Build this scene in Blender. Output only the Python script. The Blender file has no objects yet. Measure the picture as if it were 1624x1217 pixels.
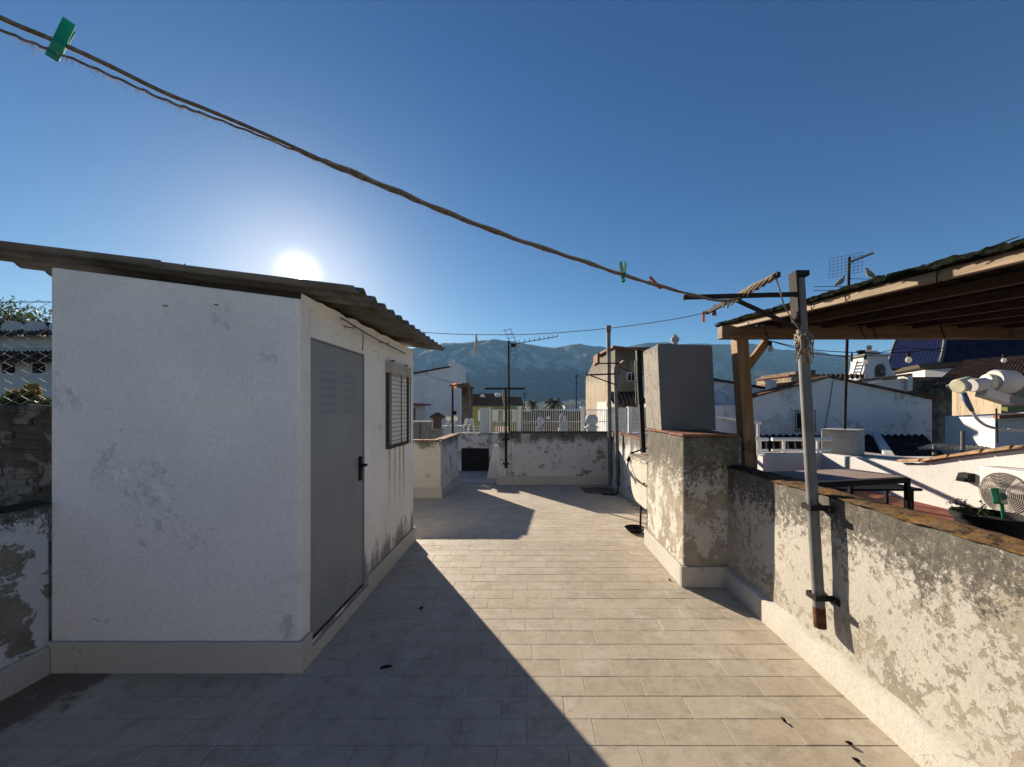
import bpy, bmesh, math, random
from mathutils import Vector, Matrix, Euler, noise as mnoise
random.seed(7)
scene = bpy.context.scene
col = scene.collection
R = math.radians
# ------------------------------------------------------------------ camera, sky, sun, exposure
F, CX, CY, H = 610.0, 838.0, 648.0, 1.6
cam_data = bpy.data.cameras.new('camera')
cam_data.sensor_width = 36.0
cam_data.lens = 36.0 * F / 1624.0
cam_data.shift_x = -(CX - 812.0) / 1624.0
cam_data.shift_y = (CY - 608.5) / 1624.0
cam_data.clip_start = 0.02
cam_data.clip_end = 20000.0
cam = bpy.data.objects.new('camera', cam_data)
cam.location = (0, 0, H)
cam.rotation_euler = (R(90), 0, 0)
col.objects.link(cam)
scene.camera = cam

SUN = Vector((-0.598, 1.0, 0.355)).normalized()          # direction towards the sun
elev = math.asin(SUN.z)
azim = math.atan2(SUN.x, SUN.y)
world = bpy.data.worlds.new('World')
scene.world = world
world.use_nodes = True
wt = world.node_tree
wt.nodes.clear()
sky = wt.nodes.new('ShaderNodeTexSky')
sky.sky_type = 'NISHITA'
sky.sun_disc = False
sky.sun_elevation = elev
sky.sun_rotation = azim
sky.altitude = 50
sky.air_density = 0.75
sky.dust_density = 0.18
sky.ozone_density = 6.0
bg = wt.nodes.new('ShaderNodeBackground')
bg.inputs['Strength'].default_value = 0.046
# camera-like contrast of the whole sky: deep clear blue away from the sun
sepc = wt.nodes.new('ShaderNodeSeparateColor'); comb = wt.nodes.new('ShaderNodeCombineColor')
wt.links.new(sky.outputs[0], sepc.inputs[0])
for i_, (v0, gm, k_) in enumerate(((1.6, 1.45, 1.0), (3.0, 1.25, 1.0), (4.0, 1.0, 0.88))):
    last = sepc.outputs[i_]
    for op_, val in (('MULTIPLY', 1.0 / v0), ('POWER', gm), ('MULTIPLY', v0 * k_)):
        nn = wt.nodes.new('ShaderNodeMath'); nn.operation = op_; wt.links.new(last, nn.inputs[0]); nn.inputs[1].default_value = val; last = nn.outputs[0]
    wt.links.new(last, comb.inputs[i_])
wt.links.new(comb.outputs[0], bg.inputs['Color'])
# the sun itself, seen directly: a small bright disc with the aureole of a slightly dusty sky
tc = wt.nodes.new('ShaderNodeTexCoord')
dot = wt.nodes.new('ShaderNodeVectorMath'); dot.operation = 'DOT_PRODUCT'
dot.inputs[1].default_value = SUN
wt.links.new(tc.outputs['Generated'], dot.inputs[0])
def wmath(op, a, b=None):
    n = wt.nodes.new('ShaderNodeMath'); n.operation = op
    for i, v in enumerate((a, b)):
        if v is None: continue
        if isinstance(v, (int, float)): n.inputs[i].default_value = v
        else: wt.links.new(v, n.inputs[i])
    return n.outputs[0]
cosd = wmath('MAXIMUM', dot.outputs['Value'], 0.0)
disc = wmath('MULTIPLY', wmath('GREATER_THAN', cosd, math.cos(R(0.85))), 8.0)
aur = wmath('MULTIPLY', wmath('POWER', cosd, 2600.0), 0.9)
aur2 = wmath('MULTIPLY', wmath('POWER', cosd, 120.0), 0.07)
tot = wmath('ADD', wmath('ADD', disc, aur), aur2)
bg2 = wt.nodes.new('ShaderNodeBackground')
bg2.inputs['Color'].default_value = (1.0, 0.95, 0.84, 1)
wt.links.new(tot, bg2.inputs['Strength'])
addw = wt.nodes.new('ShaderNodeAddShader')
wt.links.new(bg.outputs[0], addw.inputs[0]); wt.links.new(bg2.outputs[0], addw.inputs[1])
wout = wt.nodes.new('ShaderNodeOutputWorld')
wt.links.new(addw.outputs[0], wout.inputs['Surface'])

sun_data = bpy.data.lights.new('sun', 'SUN')
sun_data.energy = 5.0
sun_data.angle = R(0.5)
sun_data.color = (1.0, 0.86, 0.68)
sun = bpy.data.objects.new('sun', sun_data)
sun.rotation_euler = (-SUN).to_track_quat('-Z', 'Y').to_euler()
sun.location = (-20, 30, 20)
col.objects.link(sun)
scene.view_settings.view_transform = 'Standard'
scene.view_settings.look = 'None'
scene.view_settings.gamma = 1.0
scene.view_settings.use_curve_mapping = False
scene.view_settings.exposure = 1.36

# ------------------------------------------------------------------ helpers
def P(x, y, Y):
    """world point of a place in the photograph at the distance Y"""
    return Vector(((x - CX) / F * Y, Y, H - (y - CY) / F * Y))
WORG = {}
class MB:
    def __init__(s): s.v = []; s.f = []
    def raw(s, vs, fs):
        b = len(s.v); s.v += [Vector(v) for v in vs]; s.f += [tuple(b + i for i in f) for f in fs]; return s
    def box(s, lo, hi, rot=None, piv=None):
        x0, y0, z0 = lo; x1, y1, z1 = hi
        vs = [Vector(p) for p in ((x0,y0,z0),(x1,y0,z0),(x1,y1,z0),(x0,y1,z0),(x0,y0,z1),(x1,y0,z1),(x1,y1,z1),(x0,y1,z1))]
        if rot is not None:
            c = Vector(piv) if piv is not None else (Vector(lo) + Vector(hi)) / 2
            m = Euler(rot).to_matrix()
            vs = [m @ (v - c) + c for v in vs]
        return s.raw(vs, [(3,2,1,0),(4,5,6,7),(0,1,5,4),(1,2,6,5),(2,3,7,6),(3,0,4,7)])
    def hexa(s, pts):           # 8 free corners, bottom loop then top loop
        return s.raw(pts, [(3,2,1,0),(4,5,6,7),(0,1,5,4),(1,2,6,5),(2,3,7,6),(3,0,4,7)])
    def prism(s, poly, d):      # closed planar polygon extruded by the vector d
        n = len(poly); d = Vector(d); a = [Vector(p) for p in poly]
        fs = [tuple(range(n)), tuple(range(2 * n - 1, n - 1, -1))] + [(i, (i + 1) % n, n + (i + 1) % n, n + i) for i in range(n)]
        return s.raw(a + [p + d for p in a], fs)
    def tube(s, pts, r, n=8, caps=True):
        pts = [Vector(p) for p in pts]
        rs = r if isinstance(r, (list, tuple)) else [r] * len(pts)
        t0 = (pts[1] - pts[0]).normalized()
        u = t0.cross(Vector((0, 0, 1)))
        if u.length < 1e-3: u = t0.cross(Vector((0, 1, 0)))
        u.normalize(); b = len(s.v); vs = []; fs = []
        for i, p in enumerate(pts):
            t = (pts[min(i + 1, len(pts) - 1)] - pts[max(i - 1, 0)]).normalized()
            u = (u - t * u.dot(t)).normalized(); w = t.cross(u)
            vs += [p + (u * math.cos(2 * math.pi * k / n) + w * math.sin(2 * math.pi * k / n)) * rs[i] for k in range(n)]
        for i in range(len(pts) - 1):
            for k in range(n):
                fs.append((i*n+k, i*n+(k+1)%n, (i+1)*n+(k+1)%n, (i+1)*n+k))
        if caps:
            fs.append(tuple(reversed(range(n)))); m = (len(pts) - 1) * n; fs.append(tuple(m + k for k in range(n)))
        return s.raw(vs, fs)
    def bar(s, a, b, w, h, up=(0, 0, 1)):   # rectangular bar between two points
        a = Vector(a); b = Vector(b); t = (b - a).normalized(); u = t.cross(Vector(up))
        if u.length < 1e-3: u = t.cross(Vector((0, 1, 0)))
        u.normalize(); v = u.cross(t)
        q = [-u*w/2 - v*h/2, u*w/2 - v*h/2, u*w/2 + v*h/2, -u*w/2 + v*h/2]
        return s.raw([a + k for k in q] + [b + k for k in q], [(3,2,1,0),(4,5,6,7),(0,1,5,4),(1,2,6,5),(2,3,7,6),(3,0,4,7)])
    def lathe(s, base, prof, n=16, axis=(0, 0, 1)):
        base = Vector(base); ax = Vector(axis).normalized()
        u = ax.cross(Vector((0, 1, 0)));
        if u.length < 1e-3: u = ax.cross(Vector((1, 0, 0)))
        u.normalize(); w = ax.cross(u); vs = []; fs = []
        for r, z in prof:
            vs += [base + ax * z + (u * math.cos(2*math.pi*k/n) + w * math.sin(2*math.pi*k/n)) * max(r, 1e-4) for k in range(n)]
        for i in range(len(prof) - 1):
            for k in range(n):
                fs.append((i*n+k, i*n+(k+1)%n, (i+1)*n+(k+1)%n, (i+1)*n+k))
        fs.append(tuple(reversed(range(n)))); m = (len(prof) - 1) * n; fs.append(tuple(m + k for k in range(n)))
        return s.raw(vs, fs)
    def grid(s, fn, nu, nv):
        vs = [fn(i / nu, j / nv) for i in range(nu + 1) for j in range(nv + 1)]
        fs = [(i*(nv+1)+j, (i+1)*(nv+1)+j, (i+1)*(nv+1)+j+1, i*(nv+1)+j+1) for i in range(nu) for j in range(nv)]
        return s.raw(vs, fs)
    def build(s, name, m, parent=None, smooth=False, bevel=0, fix=True, origin=None, seg=2):
        vs = s.v
        lo = Vector(tuple(min(v[i] for v in vs) for i in range(3))); hi = Vector(tuple(max(v[i] for v in vs) for i in range(3)))
        org = Vector(origin) if origin is not None else Vector(((lo.x + hi.x) / 2, (lo.y + hi.y) / 2, lo.z))
        me = bpy.data.meshes.new(name)
        me.from_pydata([tuple(v - org) for v in vs], [], s.f)
        if fix:
            bm = bmesh.new(); bm.from_mesh(me); bmesh.ops.recalc_face_normals(bm, faces=bm.faces); bm.to_mesh(me); bm.free()
        if smooth:
            me.polygons.foreach_set('use_smooth', [True] * len(me.polygons))
        me.materials.append(m); me.update()
        o = bpy.data.objects.new(name, me); col.objects.link(o)
        if smooth and smooth != 'all':
            try:
                me.set_sharp_from_angle(angle=R(40))
            except Exception: pass
        if parent is not None:
            o.parent = parent; o.location = org - WORG[parent.name]
        else: o.location = org
        WORG[o.name] = org
        if bevel:
            b = o.modifiers.new('bevel', 'BEVEL'); b.width = bevel; b.segments = seg; b.limit_method = 'ANGLE'; b.angle_limit = R(40)
        return o
def tag(o, label=None, cat=None, group=None, kind=None):
    if label: o['label'] = label
    if cat: o['category'] = cat
    if group: o['group'] = group
    if kind: o['kind'] = kind
    return o
def thing(name, label, cat, loc, group=None):
    o = bpy.data.objects.new(name, None); o.empty_display_size = 0.2
    col.objects.link(o); o.location = loc; WORG[o.name] = Vector(loc)
    return tag(o, label, cat, group)
def struct(o): o['kind'] = 'structure'; return o
def stuff(o): o['kind'] = 'stuff'; return o
def fbm(p, oct=5, lac=2.1, gain=0.5):
    a = 1.0; s = 0.0; q = Vector(p)
    for _ in range(oct): s += a * mnoise.noise(q); q = q * lac; a *= gain
    return s

# ------------------------------------------------------------------ materials
class NT:
    def __init__(s, name):
        s.m = bpy.data.materials.new(name); s.m.use_nodes = True; s.t = s.m.node_tree; s.t.nodes.clear()
        s.out = s.n('ShaderNodeOutputMaterial'); s.b = s.n('ShaderNodeBsdfPrincipled'); s.t.links.new(s.b.outputs[0], s.out.inputs['Surface'])
        s.pos = s.n('ShaderNodeNewGeometry').outputs['Position']
    def n(s, k): return s.t.nodes.new(k)
    def link(s, a, b): s.t.links.new(a, b)
    def setv(s, inp, v):
        if isinstance(v, (int, float)): inp.default_value = v
        elif isinstance(v, (tuple, list)): inp.default_value = tuple(v) + ((1,) if len(v) == 3 and inp.type == 'RGBA' else ())
        else: s.link(v, inp)
    def math(s, op, a, b=0.0, c=None):
        n = s.n('ShaderNodeMath'); n.operation = op; s.setv(n.inputs[0], a); s.setv(n.inputs[1], b)
        if c is not None: s.setv(n.inputs[2], c)
        return n.outputs[0]
    def noise(s, scale, detail=4, rough=0.55, off=0.0, stretch=None, dist=0.0):
        v = s.pos
        if stretch or off:
            mp = s.n('ShaderNodeMapping'); s.link(s.pos, mp.inputs['Vector']); mp.inputs['Location'].default_value = (off, off * 1.7, off * 0.6)
            if stretch: mp.inputs['Scale'].default_value = stretch
            v = mp.outputs[0]
        n = s.n('ShaderNodeTexNoise'); s.link(v, n.inputs['Vector']); n.inputs['Scale'].default_value = scale
        n.inputs['Detail'].default_value = detail; n.inputs['Roughness'].default_value = rough; n.inputs['Distortion'].default_value = dist
        return n.outputs['Fac']
    def ramp(s, v, a, b, lo=0.0, hi=1.0):
        n = s.n('ShaderNodeMapRange'); n.interpolation_type = 'SMOOTHSTEP'; s.setv(n.inputs[0], v)
        n.inputs[1].default_value = a; n.inputs[2].default_value = b; n.inputs[3].default_value = lo; n.inputs[4].default_value = hi
        return n.outputs[0]
    def mix(s, f, a, b, mode='MIX'):
        n = s.n('ShaderNodeMix'); n.data_type = 'RGBA'; n.blend_type = mode; s.setv(n.inputs[0], f); s.setv(n.inputs[6], a); s.setv(n.inputs[7], b)
        return n.outputs[2]
    def axis(s, i):
        n = s.n('ShaderNodeSeparateXYZ'); s.link(s.pos, n.inputs[0]); return n.outputs[i]
    def bump(s, h, strength=0.3, dist=0.01):
        n = s.n('ShaderNodeBump'); n.inputs['Strength'].default_value = strength; n.inputs['Distance'].default_value = dist
        s.link(h, n.inputs['Height']); s.link(n.outputs[0], s.b.inputs['Normal'])
    def done(s, color, rough=0.8, metal=0.0, spec=None):
        s.setv(s.b.inputs['Base Color'], color); s.setv(s.b.inputs['Roughness'], rough); s.setv(s.b.inputs['Metallic'], metal)
        if spec is not None: s.b.inputs['Specular IOR Level'].default_value = spec
        return s.m
def plain(name, c, rough=0.7, metal=0.0, var=0.25, scale=8.0, bump=0.15, dirt=None, dirt_amt=0.5, bd=0.004):
    t = NT(name); k = t.noise(scale, 6, 0.6, off=random.random() * 9)
    cc = t.mix(t.ramp(k, 0.3, 0.7), tuple(x * (1 - var) for x in c), tuple(min(1, x * (1 + var * 0.6)) for x in c))
    if dirt: cc = t.mix(t.ramp(t.noise(scale * 0.6, 7, 0.7, off=3.3), 0.62 - 0.2 * dirt_amt, 0.78 - 0.2 * dirt_amt), cc, dirt)
    if bump: t.bump(t.noise(scale * 6, 4, 0.6), bump, bd)
    return t.done(cc, rough, metal, 0.5 if rough < 0.55 else 0.18)
def plaster(name, paint=(0.72, 0.71, 0.68), under=(0.36, 0.32, 0.26), peel=0.5, pscale=3.0, mold=0.5, top=1.1, depth=0.5,
            fine=0.0, seed=0.0, mcol=(0.03, 0.028, 0.024), low=0.0, speck=0.3, stretch=None, rust=None):
    """painted lime plaster: paint flaked off to the cement below, black mould running down from a wet top edge"""
    t = NT(name); z = t.axis(2)
    warm = t.noise(1.3, 4, 0.5, off=seed + 5)
    pc = t.mix(t.ramp(warm, 0.3, 0.7), tuple(c * 0.88 for c in paint), paint)
    pc = t.mix(t.math('MULTIPLY', t.ramp(t.noise(42, 9, 0.85, off=seed), 0.42, 0.68), 0.5), pc, tuple(c * 0.62 for c in paint))
    n1 = t.noise(pscale, 11, 0.68, off=seed + 1, stretch=stretch, dist=0.4)
    if fine: n1 = t.math('ADD', n1, t.math('MULTIPLY', t.math('SUBTRACT', t.noise(pscale * 9, 8, 0.72, off=seed + 2), 0.5), fine))
    th = 0.66 - 0.26 * peel
    pm = t.ramp(n1, th - 0.006, th + 0.012)
    uc = t.mix(t.ramp(t.noise(5, 8, 0.7, off=seed + 7), 0.35, 0.65), tuple(c * 0.75 for c in under), tuple(c * 1.18 for c in under))
    cc = t.mix(pm, pc, uc)
    if mold:
        g = t.ramp(z, top - depth, top, 0.0, 1.0)
        drip = t.noise(4.0, 9, 0.7, off=seed + 3, stretch=(1, 1, 0.35))
        fn = t.noise(34, 10, 0.85, off=seed + 4)
        v = t.math('ADD', t.math('ADD', t.math('MULTIPLY', drip, 0.5), t.math('MULTIPLY', fn, 1.0)), t.math('MULTIPLY', g, 0.22 + 0.25 * mold))
        mm = t.ramp(v, 1.0 - 0.15 * mold, 1.075 - 0.15 * mold, 0, 0.88)
        mc = t.mix(t.ramp(t.noise(18, 10, 0.85, off=seed + 12), 0.38, 0.66), mcol, tuple(c * 0.42 for c in under))
        cc = t.mix(mm, cc, mc)
    if speck:
        sp = t.ramp(t.noise(70, 5, 0.7, off=seed + 6), 0.66, 0.72); area = t.ramp(t.noise(1.7, 4, 0.6, off=seed + 8), 0.5, 0.72)
        cc = t.mix(t.math('MULTIPLY', t.math('MULTIPLY', sp, area), speck), cc, (0.05, 0.05, 0.05))
    if low:
        g2 = t.ramp(z, low, 0.16, 0.0, 1.0)
        d2 = t.noise(6.0, 8, 0.7, off=seed + 9, stretch=(1, 1, 0.3))
        cc = t.mix(t.ramp(t.math('ADD', d2, t.math('MULTIPLY', g2, 0.35)), 0.72, 0.9, 0, 0.75), cc, (0.10, 0.075, 0.05))
    if rust:
        y = t.axis(1); acc = None
        for (yc, w) in rust[0]:
            d = t.math('ABSOLUTE', t.math('ADD', t.math('SUBTRACT', y, yc), t.math('MULTIPLY', t.math('SUBTRACT', t.noise(5, 3), 0.5), 0.02)))
            q = t.ramp(d, w * 0.2, w, 1.0, 0.0); acc = q if acc is None else t.math('MAXIMUM', acc, q)
        zz = t.math('MULTIPLY', t.ramp(z, rust[1] - rust[2], rust[1], 0, 1), t.math('LESS_THAN', z, rust[1] + 0.01))
        cc = t.mix(t.math('MULTIPLY', t.math('MULTIPLY', acc, zz), t.ramp(t.noise(9, 6, 0.7), 0.2, 0.6, 0.3, 0.9)), cc, (0.36, 0.20, 0.10))
    hgt = t.math('ADD', t.math('MULTIPLY', t.math('SUBTRACT', 1.0, pm), 0.6), t.math('MULTIPLY', t.noise(45, 7, 0.7), 0.5))
    hgt = t.math('ADD', hgt, t.noise(4, 3, 0.5))
    t.bump(hgt, 0.55, 0.012)
    return t.done(cc, 0.9, 0, 0.25)
M = {}
M['shed_front'] = plaster('shed_front_plaster', (0.80, 0.78, 0.74), (0.70, 0.69, 0.66), peel=0.24, pscale=1.6, mold=0.0, speck=0.75, seed=1.6, fine=0.25)
M['shed'] = plaster('shed_plaster', (0.86, 0.83, 0.77), (0.7, 0.67, 0.61), peel=0.15, pscale=2.2, mold=0.0, low=0.75, speck=0.4, seed=1.0,
                    rust=([(3.86, 0.04), (4.02, 0.03), (4.17, 0.04), (4.30, 0.045)], 1.19, 0.8))
M['plinth'] = plaster('white_kerb_paint', (0.50, 0.48, 0.42), (0.40, 0.36, 0.30), peel=0.08, pscale=3, mold=0.0, speck=0.25, seed=2.0)
M['parapet'] = plaster('weathered_parapet_plaster', (0.46, 0.435, 0.385), (0.29, 0.26, 0.205), peel=0.46, pscale=2.3, mold=0.42, top=1.12, depth=0.7, fine=0.95, seed=3.1, speck=0.9, stretch=(1, 1, 0.75))
M['pier'] = plaster('flaking_pier_plaster', (0.58, 0.555, 0.49), (0.32, 0.28, 0.215), peel=0.66, pscale=3.4, mold=0.55, top=1.42, depth=1.0, fine=0.35, seed=4.4, speck=0.4)
M['backwall'] = plaster('peeling_back_wall_plaster', (0.62, 0.61, 0.58), (0.30, 0.27, 0.23), peel=0.42, pscale=3.6, mold=0.5, top=1.06, depth=0.55, fine=0.3, seed=6.2, speck=0.4)
M['block'] = plaster('cream_block_plaster', (0.66, 0.62, 0.53), (0.34, 0.3, 0.25), peel=0.22, pscale=2.6, mold=0.35, top=1.0, depth=0.4, fine=0.2, seed=8.8, speck=0.4)
M['leftwall'] = plaster('left_wall_plaster', (0.60, 0.61, 0.61), (0.20, 0.185, 0.15), peel=0.62, pscale=4.2, mold=0.5, top=1.06, depth=0.3, fine=0.1, seed=9.9, speck=0.3)
M['masonry'] = plaster('dark_masonry_wall', (0.20, 0.18, 0.15), (0.085, 0.07, 0.055), peel=0.7, pscale=5, mold=0.2, top=1.7, depth=0.4, seed=11, speck=0.3)
M['white'] = plaster('whitewash', (0.60, 0.595, 0.58), (0.48, 0.47, 0.45), peel=0.15, pscale=2, mold=0.0, speck=0.2, seed=12)
M['white_old'] = plaster('old_whitewash', (0.66, 0.66, 0.66), (0.48, 0.47, 0.46), peel=0.45, pscale=0.7, mold=0.0, speck=0.2, seed=13)
M['white_far'] = plaster('far_whitewash', (0.84, 0.83, 0.81), (0.74, 0.73, 0.72), peel=0.4, pscale=0.5, mold=0.0, speck=0.1, seed=23)
M['stone'] = plaster('weathered_stone_render', (0.36, 0.29, 0.20), (0.27, 0.215, 0.15), peel=0.5, pscale=0.8, mold=0.6, top=4.9, depth=3.0, seed=14, speck=0.3, stretch=(1, 1, 0.3))
M['brownstone'] = plaster('brown_rubble_wall', (0.24, 0.20, 0.15), (0.13, 0.11, 0.085), peel=0.6, pscale=2.2, mold=0.2, top=3, depth=3.0, seed=15, speck=0.3, fine=0.3)
M['greyrender'] = plaster('grey_cement_render', (0.165, 0.168, 0.175), (0.22, 0.21, 0.2), peel=0.05, pscale=4, mold=0.0, seed=16, speck=0.3)
M['roughcement'] = plaster('rough_cement', (0.30, 0.28, 0.24), (0.23, 0.21, 0.175), peel=0.5, pscale=12, mold=0.1, top=2.3, depth=0.4, seed=17, speck=0.5, fine=0.3)
M['concrete'] = plain('concrete', (0.38, 0.36, 0.32), 0.85, var=0.2, scale=5)
M['door'] = plain('grey_door_paint', (0.25, 0.26, 0.27), 0.6, var=0.08, scale=2.5, bump=0.05)
M['fibre'] = plain('fibre_cement_sheet', (0.17, 0.16, 0.145), 0.9, var=0.3, scale=3.5, dirt=(0.075, 0.065, 0.05), dirt_amt=0.5, bump=0.4)
M['black'] = plain('black_plastic', (0.010, 0.010, 0.011), 0.75, var=0.1)
M['iron'] = plain('dark_iron', (0.022, 0.019, 0.017), 0.8, metal=0.0, var=0.4, scale=12, dirt=(0.09, 0.035, 0.015), dirt_amt=0.2)
M['rust'] = plain('rusty_iron', (0.12, 0.05, 0.025), 0.85, var=0.5, scale=25, bump=0.4, dirt=(0.03, 0.02, 0.015))
M['galv'] = plain('galvanised_steel', (0.15, 0.15, 0.142), 0.65, metal=0.1, var=0.25, scale=6, dirt=(0.22, 0.19, 0.15), dirt_amt=0.4)
M['alu'] = plain('aluminium', (0.55, 0.55, 0.55), 0.35, metal=0.9, var=0.15)
M['wood'] = None
def wood(name, c, stretch, scale=3.0, knots=True):
    t = NT(name); g = t.noise(scale * 5, 7, 0.6, stretch=stretch, dist=1.0)
    cc = t.mix(t.ramp(g, 0.3, 0.7), tuple(x * 0.6 for x in c), tuple(min(1, x * 1.15) for x in c))
    if knots: cc = t.mix(t.ramp(t.noise(4, 2, 0.4, off=4), 0.68, 0.74, 0, 0.7), cc, tuple(x * 0.3 for x in c))
    t.bump(g, 0.25, 0.004)
    return t.done(cc, 0.75, 0, 0.3)
M['wood'] = wood('pine_post_wood', (0.29, 0.165, 0.082), (1, 1, 0.07))
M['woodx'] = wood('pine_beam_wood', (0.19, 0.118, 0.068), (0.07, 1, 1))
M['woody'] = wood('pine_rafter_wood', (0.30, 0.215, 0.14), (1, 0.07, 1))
M['rafter'] = wood('shade_darkened_rafter_wood', (0.085, 0.048, 0.027), (1, 0.07, 1))  # same wood as the edge rafter, darkened to paint in the under-roof shade
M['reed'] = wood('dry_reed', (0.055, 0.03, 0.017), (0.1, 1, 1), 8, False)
M['net'] = plain('shade_net', (0.03, 0.036, 0.026), 1.0, var=0.8, scale=45, bump=1.0, bd=0.02)
M['rope'] = plain('jute_rope', (0.30, 0.24, 0.18), 0.95, var=0.45, scale=120, bump=0.6)
M['ropedark'] = plain('brown_rope', (0.15, 0.118, 0.092), 0.9, var=0.4, scale=110, bump=0.5)
M['fibre_hair'] = plain('loose_rope_fibre', (0.55, 0.5, 0.42), 0.9, var=0.2, bump=0)
def translucent(name, c, rough=0.35, w=0.45):
    t = NT(name); t.done(c, rough); tr = t.n('ShaderNodeBsdfTranslucent'); tr.inputs['Color'].default_value = tuple(c) + (1,)
    mx = t.n('ShaderNodeMixShader'); mx.inputs[0].default_value = w
    t.link(t.b.outputs[0], mx.inputs[1]); t.link(tr.outputs[0], mx.inputs[2]); t.link(mx.outputs[0], t.out.inputs['Surface']); return t.m
M['peg_green'] = translucent('green_peg_plastic', (0.0, 0.30, 0.19))
M['peg_red'] = translucent('faded_red_peg_plastic', (0.45, 0.13, 0.09))
M['peg_orange'] = translucent('orange_peg_plastic', (0.7, 0.20, 0.03))
M['terracotta'] = plain('terracotta', (0.22, 0.095, 0.055), 0.85, var=0.35, scale=9, dirt=(0.07, 0.05, 0.04), dirt_amt=0.45, bump=0.3)
M['roof_tile'] = plain('old_roof_tile', (0.17, 0.095, 0.06), 0.9, var=0.55, scale=2.2, dirt=(0.045, 0.04, 0.033), dirt_amt=0.7, bump=0.3)
M['roof_dark'] = plain('dark_lichened_roof_tile', (0.05, 0.043, 0.038), 0.9, var=0.5, scale=2.5, dirt=(0.02, 0.018, 0.016), dirt_amt=0.6, bump=0.3)
M['coping'] = plain('lichened_coping_tile', (0.33, 0.20, 0.115), 0.9, var=0.4, scale=9, dirt=(0.13, 0.10, 0.07), dirt_amt=0.6, bump=0.4)
M['redfloor'] = plain('red_clay_floor', (0.20, 0.06, 0.04), 0.7, var=0.3, scale=6)
M['offwhite'] = plain('off_white_metal', (0.70, 0.69, 0.64), 0.4, var=0.06, scale=4, bump=0.03)
M['cream'] = plain('yellowed_plastic', (0.55, 0.52, 0.36), 0.45, var=0.2, scale=20, bump=0.1)
M['greyplastic'] = plain('weathered_grey_plastic', (0.48, 0.44, 0.41), 0.6, var=0.15, scale=20, bump=0.1)
M['bluecable'] = plain('blue_tape', (0.04, 0.08, 0.16), 0.5, var=0.3, scale=20)
M['greenlamp'] = plain('green_plastic', (0.01, 0.14, 0.06), 0.4, var=0.15)
M['darkglass'] = plain('dark_glass', (0.02, 0.025, 0.03), 0.12, var=0.1, bump=0)
M['dark'] = plain('unlit_interior', (0.02, 0.02, 0.02), 0.9, var=0.1)
M['greenwall'] = plain('olive_green_wall_paint', (0.18, 0.205, 0.07), 0.85, var=0.15, scale=1.5)
M['blue_tile'] = plain('blue_glazed_tile', (0.010, 0.014, 0.045), 1.0, var=0.4, scale=4, bump=0.1)
M['blue_tile'].node_tree.nodes['Principled BSDF'].inputs['Specular IOR Level'].default_value = 0.0
for k_ in ('roof_dark', 'roof_tile', 'net', 'moss' if 'moss' in M else 'roof_dark'): M[k_].node_tree.nodes['Principled BSDF'].inputs['Specular IOR Level'].default_value = 0.0
M['palm'] = translucent('palm_leaf', (0.05, 0.075, 0.03), 0.6, 0.3)
M['leaf'] = translucent('shrub_leaf', (0.055, 0.085, 0.03), 0.6, 0.35)
M['leaf_yellow'] = translucent('yellow_green_leaf', (0.17, 0.16, 0.04), 0.6, 0.35)
M['bark'] = plain('bark', (0.09, 0.07, 0.05), 0.95, var=0.4, scale=5)
M['brick'] = plain('brown_chimney_brick', (0.13, 0.075, 0.05), 0.9, var=0.35, scale=14, bump=0.3)
M['sink'] = plaster('cast_concrete_sink', (0.58, 0.54, 0.45), (0.42, 0.37, 0.29), peel=0.25, pscale=4, mold=0.25, top=1.0, depth=0.3, seed=19, speck=0.4)
M['tabletop'] = plain('mauve_table_top', (0.34, 0.26, 0.235), 0.8, var=0.1, scale=3, bump=0.03)
M['feather'] = plain('grey_feathers', (0.25, 0.22, 0.20), 0.8, var=0.5, scale=18)
M['bulb'] = translucent('pale_glass_bulb', (0.7, 0.7, 0.66), 0.1, 0.6)
M['mat'] = plain('grey_sacking', (0.12, 0.10, 0.08), 0.95, var=0.4, scale=20, bump=0.5)
M['soil'] = plain('dark_soil', (0.03, 0.022, 0.016), 1.0, var=0.4, scale=20)
M['shutter'] = plain('grey_blind', (0.74, 0.72, 0.66), 0.6, var=0.1, scale=5, bump=0.1)
M['grille'] = plain('brown_grille_paint', (0.06, 0.05, 0.042), 0.6, var=0.3, scale=15)
def mossy(name):
    t = NT(name); b = t.mix(t.ramp(t.noise(20, 8, 0.7), 0.35, 0.65), (0.085, 0.055, 0.032), (0.20, 0.125, 0.065))
    b = t.mix(t.ramp(t.noise(7, 9, 0.75, off=2), 0.5, 0.6), b, (0.27, 0.145, 0.04))
    b = t.mix(t.ramp(t.noise(9, 9, 0.75, off=6), 0.58, 0.66), b, (0.035, 0.03, 0.022))
    y = t.ramp(t.axis(1), 2.2, 3.6)
    b = t.mix(t.math('MULTIPLY', y, t.ramp(t.noise(5, 8, 0.7, off=3), 0.3, 0.5)), b, (0.03, 0.028, 0.024))
    t.bump(t.noise(60, 8, 0.75), 0.9, 0.012); return t.done(b, 0.97, 0, 0.1)
M['moss'] = mossy('orange_lichen_coping')
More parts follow.
